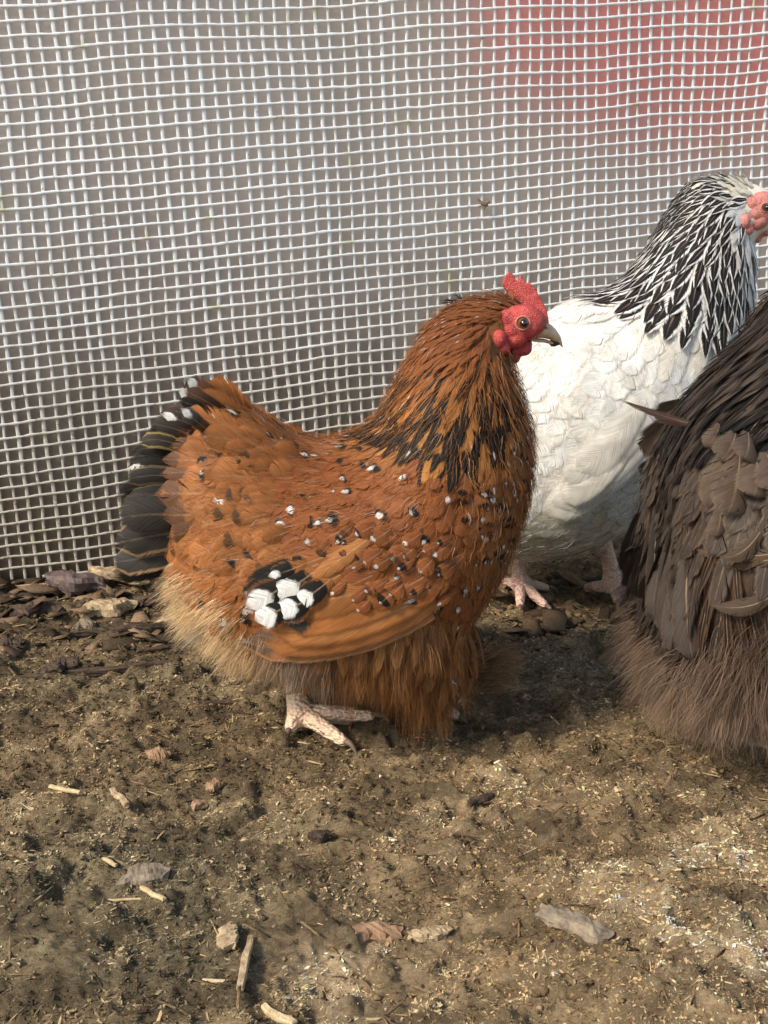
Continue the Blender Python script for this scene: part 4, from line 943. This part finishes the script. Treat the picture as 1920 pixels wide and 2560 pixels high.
    tl = [((560, 1330), (280, 1365), .024, DK, -.034, .05), ((560, 1310), (276, 1300), .026, dict(A=(0.05, 0.044, 0.038), E=(0.45, 0.26, 0.13), e=0.93), -.040, .07), ((545, 1370), (268, 1412), .020, DK, -.028, .02),
          ((540, 1385), (262, 1440), .018, BK, -.018, -.02), ((560, 1260), (300, 1262), .014, BK, -.030, .10), ((545, 1240), (282, 1236), .012, dict(A=BLACK), -.014, .10), ((540, 1230), (296, 1205), .012, dict(A=GL, E=(0.30, 0.2, 0.09), e=.8), -.026, .12),
          ((530, 1215), (286, 1178), .011, dict(A=BLACK, M=BLACK, m=.6, T=(0.7, 0.7, 0.68), t=0.80), -.024, .14), ((530, 1200), (292, 1150), .010, BK, -.008, .16), ((530, 1190), (300, 1130), .012, dict(A=BLACK), -.020, .18),
          ((530, 1170), (300, 1108), .011, dict(A=(0.04, 0.03, 0.022), E=(0.36, 0.27, 0.10), e=0.70), -.026, .18), ((530, 1150), (318, 1085), .012, dict(A=BR, E=(0.30, 0.22, 0.09), e=.7, M=BLACK, m=.5), -.018, .16),
          ((530, 1120), (340, 1062), .011, dict(A=BR, M=CHAR, m=0.5), -.020, .10), ((530, 1100), (368, 1038), .012, dict(A=(0.16, 0.07, 0.045), M=CHAR, m=0.6), -.014, .06), ((540, 1070), (380, 1022), .011, dict(A=(0.10, 0.06, 0.05), T=CHAR, t=.6), -.01, .05),
          ((545, 1090), (400, 1035), .010, dict(A=BR, M=CHAR, m=0.4, T=(0.7, 0.7, 0.68), t=.72), -.030, .03), ((550, 1100), (450, 1020), .010, dict(A=BR, M=CHAR, m=0.5, T=(0.4, 0.4, 0.4), t=.72), -.040, .0),
          ((560, 1060), (428, 972), .012, dict(A=BR, M=CHAR, m=0.45, T=(0.62, 0.6, 0.56), t=0.72), -.014, .06), ((570, 1030), (440, 955), .012, dict(A=BR, M=BLACK, m=0.6), .0, .08), ((580, 1030), (465, 948), .012, dict(A=(0.15, 0.06, 0.03), M=CHAR, m=0.7, T=(.5, .5, .48), t=.72), -.018, .08),
          ((580, 1040), (460, 975), .010, dict(A=(0.07, 0.035, 0.02)), -.024, .02), ((575, 1050), (440, 1000), .010, dict(A=BR, M=BLACK, m=.5), -.024, .02),
          ((560, 1350), (300, 1440), .018, BK, .012, -.02), ((540, 1260), (290, 1240), .02, BK, .025, .05), ((540, 1310), (285, 1330), .02, DK, .03, .02), ((530, 1180), (310, 1140), .018, BK, .03, .1),
          ((560, 1390), (455, 1490), .014, dict(A=(0.10, 0.06, 0.035), E=BUFF, e=0.85), -.040, .0), ((590, 1400), (490, 1515), .014, dict(A=(0.12, 0.07, 0.035), E=BUFF, e=0.85), -.036, .0),
          ((560, 1390), (400, 1440), .012, dict(A=(0.28, 0.13, 0.05), E=(0.5, 0.32, 0.16), e=.7), -.044, .0), ((560, 1400), (420, 1462), .012, dict(A=(0.14, 0.08, 0.045), E=BUFF, e=.8), -.044, .0)]
    for p0, p1, w_, st, dy, bend in tl:
        xo = float(np.interp(p1[1], [950, 1007, 1041, 1100, 1157, 1203, 1261, 1307, 1365, 1435], [450, 434, 375, 350, 306, 292, 285, 279, 269, 264]))
        p1 = (max(p1[0], xo + random.uniform(0, 12)), p1[1])
        a = U(*p0, Y + dy * 0.5); c = U(*p1, Y + dy); m_ = ((p0[0] + p1[0]) / 2 + bend * (p1[1] - p0[1]), (p0[1] + p1[1]) / 2 + bend * (p1[0] - p0[0])); b = U(*m_, Y + dy) * 2 - (a + c) / 2
        free_feather(Ft, (a, b, c), w_, st, Vector((random.uniform(-.1, .1), -1, random.uniform(-.1, .5))), 'flight', 0.22)
    # shafts of the two big ones
    Ft.build('tail', root)
    Fc = Feathers()
    extra = []
    for _ in range(70):
        x0, y0 = random.uniform(540, 760), random.uniform(1000, 1400); (dx, dy_), _x = fl(x0, y0)
        if y0 < 1060 + (x0 - 540) * 0.3: continue
        l = random.uniform(80, 130); extra.append(((x0, y0), (x0 + dx * l, y0 + dy_ * l), random.uniform(.012, .020), None))
    for (p0, p1, w_, dy) in extra:
        for sg in (1, -1):
            a, n_ = onskin(*p0, 0.002, -sg); c, n2_ = onskin(*p1, 0.007, -sg); b = (a + c) / 2 + Vector((0, -sg * .003, 0))
            col = tuple(np.array(ORANGE) * random.uniform(0.9, 1.2)); st = dict(A=col, E=tuple(np.array(col) * 1.12), e=0.6)
            if random.random() < .2: st.update(M=(0.10, 0.05, 0.025), m=.7, T=col, t=.9)
            free_feather(Fc, (a, b, c), w_, st, Vector((random.uniform(-.2, .2), -sg, random.uniform(0, .3))), 'round', 0.2)
    for (p0, p1, w_, dy) in [((640, 1040), (505, 958), .018, -.020), ((630, 1050), (490, 985), .018, -.026), ((640, 1100), (455, 1030), .020, -.036), ((600, 1130), (420, 1120), .018, -.044), ((600, 1160), (402, 1150), .016, -.046), ((600, 1180), (398, 1185), .018, -.048),
                             ((620, 1240), (385, 1235), .026, -.052), ((620, 1290), (400, 1290), .026, -.056), ((660, 1300), (415, 1345), .026, -.060), ((700, 1340), (500, 1350), .028, -.066),
                             ((640, 1200), (450, 1200), .026, -.056), ((700, 1120), (500, 1090), .028, -.056), ((700, 1200), (520, 1190), .028, -.066), ((620, 1350), (430, 1420), .02, -.055),
                             ((560, 1000), (450, 990), .018, -.014), ((700, 1380), (520, 1440), .022, -.064), ((640, 1400), (470, 1450), .018, -.055)]:
        for sg in (1, -1):
            a = onskin(*p0, -0.001, -sg)[0]; c = U(*p1, Y + dy * 0.8)
            if sg < 0: c = Vector((c.x, 2 * Y - c.y, c.z))
            b = (a + c) / 2 + Vector((0, -sg * 0.006, 0.003))
            col = tuple(np.array(ORANGE) * random.uniform(0.95, 1.15)); st = dict(A=col, E=tuple(np.array(col) * 1.08), e=0.7)
            if p1[0] < 440: st.update(M=(0.12, 0.055, 0.028), m=random.uniform(.6, .75), T=col, t=random.uniform(.85, .95))
            free_feather(Fc, (a, b, c), w_ * random.uniform(.8, 1.0), st, Vector((-0.1 + random.uniform(-.2, .2), -sg, random.uniform(0, .4))), 'round', 0.25)
    Fc.build('tail_coverts', root)
    # fluff below: rear, thigh, belly
    S = Strands()
    for p, u, v in B.sample(30000, lambda u, v, p, n: inpoly(u, v, fluffz), lambda u, v: 0.0066, 4):
        loc, n, _, _ = B.bvh.find_nearest(p)
        rear = max(0, min(1, (760 - u) / 200)); grey = math.exp(-(((u - 760) / 70) ** 2 + ((v - 1640) / 90) ** 2)) 
        col = np.array((0.86, 0.66, 0.40)) * rear + np.array((0.36, 0.165, 0.058)) * (1 - rear)
        col = col * (1 - grey * 0.8) + np.array((0.40, 0.35, 0.29)) * grey * 0.8
        if v < 1620 and 800 < u < 1090: col = col * 0.75 + np.array((0.16, 0.13, 0.11)) * 0.25
        if u < 520 and v > 1560: col = np.array((0.62, 0.52, 0.38))
        d = Vector((-0.75, 0, -0.35)) * rear + Vector((-0.12 if u < 1000 else -0.02, 0, -0.9)) * (1 - rear)
        dd = d + n * 0.5 + Vector((random.gauss(0, .18), random.gauss(0, .18), random.gauss(0, .12)))
        L = random.uniform(0.013, 0.024) * (1 - 0.35 * rear); col = col * random.uniform(0.8, 1.15)
        if loc.z < 0.03: L *= 0.75
        if 670 < u < 850 and v > 1640: L *= 0.5
        S.clump(loc, dd, n, L * random.choice([0.7, 1, 1.25]), col, 60, 0.0065, 0.00034, 0.22, random.choice([0.3, 0.85, 0.95]))
    S.build('fluff', root)
    Sb = Strands()
    def hc(u, v):
        q = random.random()
        if q < 0.06: return (0.6, 0.5, 0.4)
        if u > 900 and v < 1120 and q < 0.25: return (0.03, 0.02, 0.015)
        return tuple(np.array((0.40, 0.165, 0.048)) * random.uniform(0.75, 1.2))
    hairs(Sb, B, 30000, lambda u, v, p, n: not facez(u, v) and not inpoly(u, v, fluffz), fl, hc, 0.0030)
    Sb.build('loose_barbs', root)
    # loose broad feathers in the skirt
    Fs = Feathers()
    skirt = [(760, 1560), (1060, 1540), (1230, 1560), (1200, 1800), (1000, 1790), (870, 1740), (760, 1680)]
    for p, u, v in B.sample(16000, lambda u, v, p, n: inpoly(u, v, skirt), lambda u, v: 0.0085, 5):
        k = random.random(); st = dict(A=(0.33, 0.14, 0.045), E=(0.42, 0.20, 0.075), e=0.5)
        if k < 0.10: st.update(M=(0.14, 0.10, 0.08), m=0.7, T=(0.6, 0.52, 0.42), t=0.82)
        B.lay(Fs, p, Vector((-0.2 + 0.2 * random.random(), 0, -1)), random.uniform(0.02, 0.032), random.uniform(0.006, 0.010), st, 'hackle', 0.004, 0.012, 0.06)
    # skirt of feathers over the far foot, brushing the ground
    for p, u, v in B.sample(30000, lambda u, v, p, n: 960 < u < 1235 and v > 1520, lambda u, v: 0.0042, 6):
        st = dict(A=(0.32, 0.135, 0.040), E=(0.40, 0.18, 0.06), e=0.5)
        B.lay(Fs, p, Vector((random.uniform(-0.45, 0.1), random.gauss(0, .2), -1)), random.uniform(0.014, 0.024), random.uniform(0.004, 0.007), st, 'hackle', 0.001, 0.006, 0.10)
    Fs.build('skirt_feathers', root)
    # feathered far foot sticking out in front
    S2 = Strands()
    for _ in range(80):
        a = U(random.uniform(1180, 1225), random.uniform(1640, 1715), 0.65); t = U(random.uniform(1255, 1335), random.uniform(1595, 1720), 0.65 + random.uniform(-.02, .02))
        S2.clump(a, t - a, Vector((0, -0.2, 1)), (t - a).length * 0.9, np.array((0.42, 0.27, 0.15)) * random.uniform(.6, 1.2), 12, 0.006, 0.0005, 0.05, 0.6, 0.14)
    S2.build('foot_feathering', root)
    S3 = Strands()
    for (a, b) in (((1140, 745), (1110, 738)), ((1150, 742), (1128, 730)), ((1132, 752), (1100, 752)), ((1155, 740), (1145, 726))):
        p = U(*a, Y); q = U(*b, Y); S3.clump(p, q - p, Vector((0, 0, 1)), (q - p).length, BLACK, 8, 0.002, 0.0006, 0.0, 0.4, 0.15)
    S3.build('neck_bristles', root)
    cz, P, u_ = make_head(root, 1305, 806, 1.0, Y, 0.0205, M_RED, M_BEAK)
    # buff ear tuft, fine red bristles round the face, mud on the beak
    S4 = Strands()
    for sg in (-1, 1):
        for _ in range(44): S4.clump(P(random.uniform(510, 650), random.uniform(640, 800), sg * 0.0175), Vector((0.1, sg * 0.3, -1)), Vector((0, sg, 0)), 0.010, (0.50, 0.27, 0.10), 16, 0.003, 0.0004, 0.1, 0.4, 0.2)
        for _ in range(26):
            S4.clump(P(random.uniform(500, 760), random.uniform(960, 1060), sg * 0.013), Vector((0.35, sg * 0.2, -1)), Vector((0, sg, 0)), 0.010, random.choice([(0.34, 0.13, 0.05), (0.50, 0.3, 0.2)]), 8, 0.003, 0.0004, 0.0, 0.4, 0.2)
    S4.build('ear_tuft', root)
    E = [(P(1190 + random.uniform(-38, 55), 900 + random.uniform(-14, 26), random.uniform(-.002, .002)), (random.uniform(10, 26) * u_,) * 3, 0) for _ in range(22)]
    md = remeshed('beak_mud', E, 0.0005, 2); link('beak_mud', md, M_MUD, root)
    return root, B
orange_hen()

# ------------------------------------------------------------ 2. the white hen with black laced neck
def white_hen():
    Y = 0.90; root = empty('hen', (0.15, Y, 0), 'white hen with black laced neck standing behind the orange hen', 'hen')
    sts = [(1075, 1110, 1060, 1180, .010), (1110, 1050, 1085, 1255, .045), (1165, 975, 1135, 1320, .070), (1245, 890, 1235, 1372, .086), (1335, 812, 1360, 1382, .092),
           (1420, 756, 1480, 1352, .094), (1500, 738, 1590, 1280, .088), (1572, 694, 1695, 1175, .078), (1618, 636, 1780, 1040, .066), (1654, 578, 1835, 900, .054),
           (1684, 524, 1862, 780, .044), (1716, 482, 1870, 690, .038), (1742, 455, 1872, 632, .031), (1800, 448, 1885, 602, .027), (1860, 453, 1915, 590, .0235),
           (1915, 474, 1948, 575, .019), (1960, 502, 1972, 562, .015)]
    V, Q = loft(sts, Y, 6, 44, 0.10, 0.9); bme = mesh_from('trunk', V, Q); B = Bird(bme, Y)
    claws = []; legs = []
    def gp(px, py): g = G(px, py); g.z = gz(g.x, g.y) + 0.006; return g
    h1 = G(1540, 1478); h1.z = gz(h1.x, h1.y) + 0.012; k1 = U(1500, 1370, h1.y); k0 = Vector((k1.x, k1.y + .01, k1.z + .02))
    legs.append(foot(Y, h1, k0, [(gp(1600, 1486), 1), (gp(1590, 1462), 1), (gp(1545, 1500), .6), (gp(1462, 1458), .5)], 0.0078, claws, 0))
    h2 = G(1300, 1478); h2.z = gz(h2.x, h2.y) + 0.012; k2 = Vector((h2.x - 0.01, h2.y + .005, 0.08))
    legs.append(foot(Y, h2, k2, [(gp(1368, 1508), 1), (gp(1372, 1472), 1.2), (gp(1300, 1515), .8), (gp(1255, 1470), .5)], 0.0066, claws, 0))
    me = join('body', [(bme, 0)] + [(l, 1) for l in legs] + [(c, 2) for c in claws])
    for m_ in (M_UNDER_W, M_LEG_W, M_CLAW): me.materials.append(m_)
    link('body', me, [M_UNDER_W, M_LEG_W, M_CLAW], root)
    fl = flow_fn([(1850, 460, 175, .010, .005), (1760, 470, 195, .018, .006), (1700, 500, 222, .026, .007), (1800, 540, 240, .026, .0065), (1870, 600, 262, .024, .005),
                  (1620, 600, 226, .036, .009), (1540, 680, 218, .045, .009), (1700, 620, 245, .034, .010), (1800, 680, 262, .032, .008), (1880, 700, 272, .03, .006),
                  (1600, 720, 232, .034, .013), (1700, 740, 255, .034, .014), (1780, 780, 262, .034, .011), (1850, 800, 268, .034, .008),
                  (1480, 760, 215, .040, .026), (1400, 850, 240, .040, .028), (1550, 900, 250, .036, .026), (1350, 1000, 245, .040, .030), (1550, 1050, 240, .036, .028),
                  (1300, 1150, 235, .042, .032), (1480, 1180, 220, .036, .026), (1700, 1000, 262, .032, .022), (1300, 1300, 200, .036, .024), (1500, 1300, 195, .034, .022), (1150, 1050, 200, .045, .03)])
    hk = [(1475, 690), (1560, 560), (1640, 420), (1800, 380), (1888, 420), (1880, 490), (1868, 520), (1868, 565), (1900, 620), (1905, 800), (1880, 860), (1800, 810), (1740, 790), (1680, 765), (1630, 750), (1570, 735), (1500, 728), (1478, 722)]
    facez = lambda u, v: u > 1866 and 488 < v < 580
    Fh = Feathers()
    W1 = (0.82, 0.81, 0.78)
    for p, u, v in B.sample(60000, lambda u, v, p, n: inpoly(u, v, hk) and not facez(u, v), lambda u, v: 0.0035 + 0.0050 * max(0, min(1, (v - 470) / 280)) * (1 if u < 1830 else 0.6), 1):
        d, (L, W_) = fl(u, v); crown = max(0, min(1, (u - 1775) / 80)) * max(0, min(1, (515 - v) / 40)); frt = max(0, min(1, (u - 1820) / 50))
        k = random.random()
        if k < crown * 1.2: st = dict(A=(0.72, 0.69, 0.60), M=(0.25, 0.23, 0.2), m=0.97 if k > 0.3 else 3)
        elif frt > 0 and k < frt * 0.55: st = dict(A=(0.66, 0.66, 0.66))
        else: st = dict(A=(0.013, 0.011, 0.011), E=W1, e=random.uniform(0.50, 0.64) - 0.15 * frt)
        if v < 540 and u < 1760: st['e'] = 0.72
        B.lay(Fh, p, d3(d, 0.09), L * random.uniform(0.9, 1.1), W_ * random.uniform(0.85, 1.2) * 1.42, st, 'hackle', 0.001, 0.0045 + 0.002 * random.random(), 0.0)
    Fh.build('neck_hackle', root)
    Fb = Feathers()
    for p, u, v in B.sample(40000, lambda u, v, p, n: not inpoly(u, v, hk) and not (u > 1862 and v < 620), lambda u, v: 0.0100, 2):
        d, (L, W_) = fl(u, v); c = np.array((0.80, 0.785, 0.74))
        if random.random() < 0.2: c = np.array((0.78, 0.74, 0.66))
        if v > 1260: c = c * np.array((1.0, 0.96, 0.86))
        B.lay(Fb, p, d3(d, 0.16), L * random.uniform(0.85, 1.1), W_ * random.uniform(0.85, 1.1), dict(A=tuple(c)), 'round', 0.0005, 0.0010 + 0.0009 * random.random(), 0.0, 0.02)
    Fb.build('body_feathers', root)
    Sb = Strands(); hairs(Sb, B, 9000, lambda u, v, p, n: not inpoly(u, v, hk) and v > 1200, fl, lambda u, v: (0.80, 0.77, 0.70), 0.0070, (.008, .014), .00032, 3, .002)
    Sb.build('loose_barbs', root)
    for sg in (-1, 1):
        Fw = Feathers()
        def sk(px, py, off):
            d = ray(px, py).normalized(); loc, n, _, _ = B.bvh.ray_cast(Vector((0, 0, CAM_H)), d)
            if loc is None: loc = U(px, py, Y - 0.05)
            q = loc - d * off
            if sg > 0: q = Vector((q.x, 2 * Y - q.y, q.z))
            return q
        for i, (p0, p1, w_, off) in enumerate([((1620, 1120), (1350, 1282), .030, .008), ((1640, 1090), (1370, 1262), .030, .0095), ((1640, 1060), (1390, 1240), .032, .011), ((1620, 1040), (1400, 1205), .034, .0125), ((1560, 1130), (1395, 1248), .022, .0138), ((1600, 1000), (1440, 1180), .034, .014)]):
            a, c = sk(*p0, off), sk(*p1, off); b = sk((p0[0] + p1[0]) / 2 + 8, (p0[1] + p1[1]) / 2 + 18, off + 0.002) * 2 - (a + c) / 2
            free_feather(Fw, (a, b, c), w_, dict(A=(0.72, 0.70, 0.64) if i % 2 else (0.66, 0.64, 0.58), E=(0.76, 0.73, 0.66), e=0.8), Vector((0, sg, 0.1)), 'flight', 0.15)
        Fw.build('wing', root)
    Ft = Feathers()
    for i in range(14):
        a = U(1150 + random.uniform(-15, 15), 1120 + i * 6, Y + (i - 7) * .004); c = U(985 + random.uniform(-8, 8), 1080 + i * 11, Y + (i - 7) * .008)
        free_feather(Ft, (a, (a + c) / 2 + Vector((0, 0, .008)), c), .024, dict(A=(0.03, 0.028, 0.026), E=(0.5, 0.5, 0.48), e=0.85), Vector((0, -1 if i < 7 else 1, .3)), 'flight')
    Ft.build('tail', root)
    make_head(root, 1908, 519, 0.86, Y, 0.0262, M_PINK, M_BEAK, big_comb=False, seed=4, cshift=420, es=0.72)
    return root, B
white_hen()

# ------------------------------------------------------------ 3. the chocolate brown hen at the right edge
def brown_hen():
    Y = 0.61; root = empty('hen', (0.28, Y, 0), 'chocolate brown fluffy hen cut by the right edge', 'hen')
    sts = [(1640, 1300, 1612, 1560, .018), (1648, 1190, 1590, 1660, .050), (1685, 1085, 1605, 1730, .075), (1740, 1005, 1670, 1775, .088), (1808, 935, 1770, 1790, .094),
           (1878, 868, 1900, 1795, .096), (1940, 800, 2030, 1790, .094), (1995, 735, 2150, 1730, .086), (2040, 675, 2240, 1580, .074), (2075, 620, 2290, 1400, .060),
           (2105, 575, 2300, 1220, .048), (2140, 535, 2280, 1060, .036), (2185, 510, 2255, 900, .029), (2240, 500, 2265, 760, .025), (2295, 512, 2310, 690, .023), (2345, 540, 2355, 660, .019), (2385, 575, 2390, 625, .012)]
    sts = [(a + (48 if i < 6 else 20) * max(0, 1 - i / 12), b + 10 - 8 * i * (i < 10) , c + 48 * max(0, 1 - i / 12), d - (60 if i < 8 else 0), h) for i, (a, b, c, d, h) in enumerate(sts)]
    V, Q = loft(sts, Y, 6, 44, 0.12, 0.86); bme = mesh_from('trunk', V, Q); B = Bird(bme, Y); claws = []; legs = []
    def g3(x, y): return Vector((x, y, gz(x, y) + 0.005))
    for hx, hy in ((0.225, 0.592), (0.235, 0.65)):
        hub = Vector((hx, hy, gz(hx, hy) + .009)); legs.append(foot(Y, hub, Vector((hx - .004, hy + .01, .06)), [(g3(hx + .042, hy), 1), (g3(hx + .035, hy + .022), 1), (g3(hx + .034, hy - .024), 1), (g3(hx - .018, hy - .004), .5)], .0068, claws, 0))
    me = join('body', [(bme, 0)] + [(l, 1) for l in legs] + [(c, 2) for c in claws])
    for m_ in (M_UNDER_B, M_LEG_O, M_CLAW): me.materials.append(m_)
    link('body', me, [M_UNDER_B, M_LEG_O, M_CLAW], root)
    fl = flow_fn([(1900, 850, 226, .050, .007), (1800, 960, 228, .050, .008), (1720, 1040, 234, .050, .008), (1670, 1130, 250, .050, .009), (1640, 1250, 262, .050, .010),
                  (1630, 1400, 270, .048, .010), (1650, 1500, 274, .045, .012), (1900, 1000, 232, .040, .010), (1800, 1100, 245, .036, .018), (1850, 1200, 262, .034, .022),
                  (1760, 1230, 262, .034, .020), (1720, 1350, 274, .044, .010), (1750, 1500, 274, .045, .013), (1900, 1400, 285, .040, .012), (2000, 900, 220, .04, .009), (2200, 900, 240, .03, .009), (2200, 600, 230, .025, .006)])
    flz = [(1400, 1560), (1640, 1590), (1720, 1640), (1850, 1590), (2000, 1560), (2400, 1500), (2400, 2100), (1400, 2100)]
    C1 = (0.040, 0.028, 0.022); C2 = (0.062, 0.045, 0.035); C3 = (0.018, 0.012, 0.009)
    Fb = Feathers()
    for p, u, v in B.sample(50000, lambda u, v, p, n: not inpoly(u, v, flz) and not (u > 2275 and 530 < v < 700), lambda u, v: 0.0052 if (u < 1760 or v < 1020) else 0.0095, 2):
        d, (L, W_) = fl(u, v); k = random.random(); A = C1 if k < 0.5 else (C2 if k < 0.7 else C3)
        if W_ > .014: st = dict(A=C2, E=(0.11, 0.08, 0.058), e=0.6)
        else: st = dict(A=A, E=tuple(np.array(A) * random.choice([0.8, 1.0, 1.5])), e=0.6)
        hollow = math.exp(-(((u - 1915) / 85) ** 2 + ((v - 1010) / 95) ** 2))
        if random.random() < hollow * 1.6: st = dict(A=(0.006, 0.004, 0.003))  # deep shade of the flank hollow, painted as near-black feather colour
        if 1780 < u < 2000 and 1330 < v < 1520: st = dict(A=C3, E=(0.10, 0.05, 0.025), e=0.5); W_ *= 0.6
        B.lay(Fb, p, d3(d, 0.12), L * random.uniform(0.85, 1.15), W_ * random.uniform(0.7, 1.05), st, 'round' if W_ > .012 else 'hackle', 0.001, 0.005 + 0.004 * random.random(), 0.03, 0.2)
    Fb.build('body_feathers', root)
    # dangling wing and tail feathers, frizzled broad ones, one stray feather
    def sk(px, py, off, sg=-1):
        d = ray(px, py).normalized(); loc, n, _, _ = B.bvh.ray_cast(Vector((0, 0, CAM_H)), d)
        if loc is None: loc = U(px, py, Y - 0.02)
        q = loc - d * off; return q if sg < 0 else Vector((q.x, 2 * Y - q.y, q.z))
    for sg in (-1, 1):
        Fw = Feathers()
        for (p0, p1, w_, off, c) in [((1660, 1180), (1612, 1590), .012, .004, C1), ((1650, 1250), (1640, 1590), .011, .008, C3), ((1690, 1300), (1660, 1600), .013, .008, C1), ((1700, 1350), (1668, 1600), .014, .010, C2),
                                     ((1700, 1450), (1700, 1640), .018, .010, C2), ((1720, 1400), (1735, 1655), .018, .012, C2), ((1660, 1420), (1650, 1545), .016, .014, C2), ((1690, 1440), (1718, 1548), .013, .016, C2),
                                     ((1740, 1180), (1668, 1430), .009, .010, C2), ((1730, 1150), (1645, 1300), .009, .012, C2), ((1760, 1200), (1690, 1420), .009, .011, C2), ((1700, 1100), (1625, 1280), .009, .009, C1), ((1790, 1000), (1665, 1300), .010, .007, C1)]:
            a, c_ = sk(*p0, off, sg), sk(*p1, off + .002, sg); b = (a + c_) / 2 + Vector((-0.006, sg * .004, 0))
            free_feather(Fw, (a, b, c_), w_, dict(A=c, E=(0.17, 0.12, 0.085), e=0.86), Vector((-.2, sg, 0)), 'flight', .25)
        for (p0, p1, w_, off) in [((1830, 1110), (1770, 1275), .022, .014), ((1850, 1130), (1820, 1290), .026, .018), ((1890, 1140), (1885, 1245), .024, .015), ((1840, 1080), (1800, 1155), .02, .018), ((1800, 1060), (1760, 1120), .012, .018),
                                  ((1870, 1080), (1860, 1150), .018, .02), ((1800, 1270), (1785, 1345), .012, .012), ((1915, 1130), (1935, 1230), .02, .014), ((1950, 1160), (1990, 1280), .024, .012)]:
            a, c_ = sk(*p0, off * .5, sg), sk(*p1, off, sg); b = (a + c_) / 2 + Vector((0, sg * .008, 0))
            free_feather(Fw, (a, b, c_), w_, dict(A=(0.120, 0.083, 0.060), E=(0.17, 0.125, 0.09), e=0.75), Vector((0.1, sg, .2)), 'round', .35)
        for (p0, p1) in [((1920, 1400), (1730, 1365)), ((1930, 1440), (1680, 1455)), ((1940, 1470), (1700, 1462)), ((1925, 1385), (1745, 1350)), ((1930, 1490), (1770, 1510)), ((1900, 1330), (1800, 1395))]:
            a, c_ = sk(*p0, .008, sg), sk(*p1, .016, sg); free_feather(Fw, (a, (a + c_) / 2 + Vector((0, sg * .006, -.006)), c_), .010, dict(A=(0.075, 0.048, 0.030), E=(0.15, 0.10, 0.065), e=0.8), Vector((0, sg, .5)), 'hackle', .3)
        Fw.build('wing', root)
    Fs = Feathers(); a, c_ = U(1775, 1070, .60), U(1546, 998, .60)
    free_feather(Fs, (a, (a + c_) / 2 + Vector((0, 0, -.003)), c_), .0055, dict(A=(0.075, 0.045, 0.035)), Vector((0, -1, .4)), 'hackle', .3)
    a, c_ = U(1775, 1060, .60), U(1625, 1052, .60); free_feather(Fs, (a, (a + c_) / 2 + Vector((0, 0, -.001)), c_), .004, dict(A=(0.07, 0.035, 0.02)), Vector((0, -1, .4)), 'hackle', .3)
    Fs.build('stray_feather', root)
    Sb = Strands(); hairs(Sb, B, 24000, lambda u, v, p, n: not inpoly(u, v, flz) and ((u - 1915) / 85) ** 2 + ((v - 1010) / 95) ** 2 > 1, fl, lambda u, v: random.choice([(0.03, 0.02, 0.015), (0.07, 0.05, 0.038), (0.15, 0.11, 0.085)]), 0.0064, (.012, .022), .00034, 3, .004)
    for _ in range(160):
        p = U(random.gauss(1885, 40), random.gauss(1050, 45), .55); loc, n, _, _ = B.bvh.find_nearest(p); Sb.clump(loc, Vector((-.5, 0, -1)) + n * .2, n, .016, (0.012, 0.008, 0.006), 16, .006, .0005, .1, .6)  # near-black strands deepen the shade painted into the flank hollow
    Sb.build('loose_barbs', root)
    S = Strands()
    for p, u, v in B.sample(30000, lambda u, v, p, n: inpoly(u, v, flz), lambda u, v: 0.0078, 4):
        loc, n, _, _ = B.bvh.find_nearest(p); lo = max(0, min(1, (v - 1560) / 250)); t = random.random()
        col = np.array((0.20, 0.135, 0.095)) * (1 - lo) + np.array((0.36, 0.26, 0.185)) * lo
        col = col * random.uniform(0.7, 1.25); rear = max(0, min(1, (1760 - u) / 160)); dd = Vector((-0.5 * rear - .15, 0, -0.6)) + n * 0.5 + Vector((random.gauss(0, .25), random.gauss(0, .2), random.gauss(0, .12)))
        S.clump(loc, dd, n, random.uniform(.014, .030) * (1 if loc.z > .04 else .8), col, 80, .010, .00032, .20, random.choice([.3, .7, .95]))
    S.build('fluff', root)
    make_head(root, 2310, 590, 1.12, Y, 0.0225, M_RED, M_BEAK, seed=6)
    return root, B
brown_hen()
# husk fragments caught on the brown hen's fluff and a dead insect on the mesh are small single things
g = W3((U(1215, 510, 1.06) - A0).dot(wd), U(1215, 510, 1.06).z, 0.004)
ins = remeshed('dried_insect', [(g, (.0045, .0015, .002), .3), (g + Vector((.004, 0, .002)), (.002, .0012, .0014), 0), (g + Vector((-.004, 0, .003)), (.004, .0006, .0012), .6), (g + Vector((.001, 0, -.003)), (.0006, .0006, .004), .4), (g + Vector((-.004, 0, -.002)), (.003, .0005, .0006), -.6)], .0005, 2)
tag(link('dried_insect', ins, noise_mat('insect_husk', (0.08, 0.05, 0.03), (0.22, 0.15, 0.09), 400)), 'small brown dead insect stuck on the mesh sheet', 'insect')
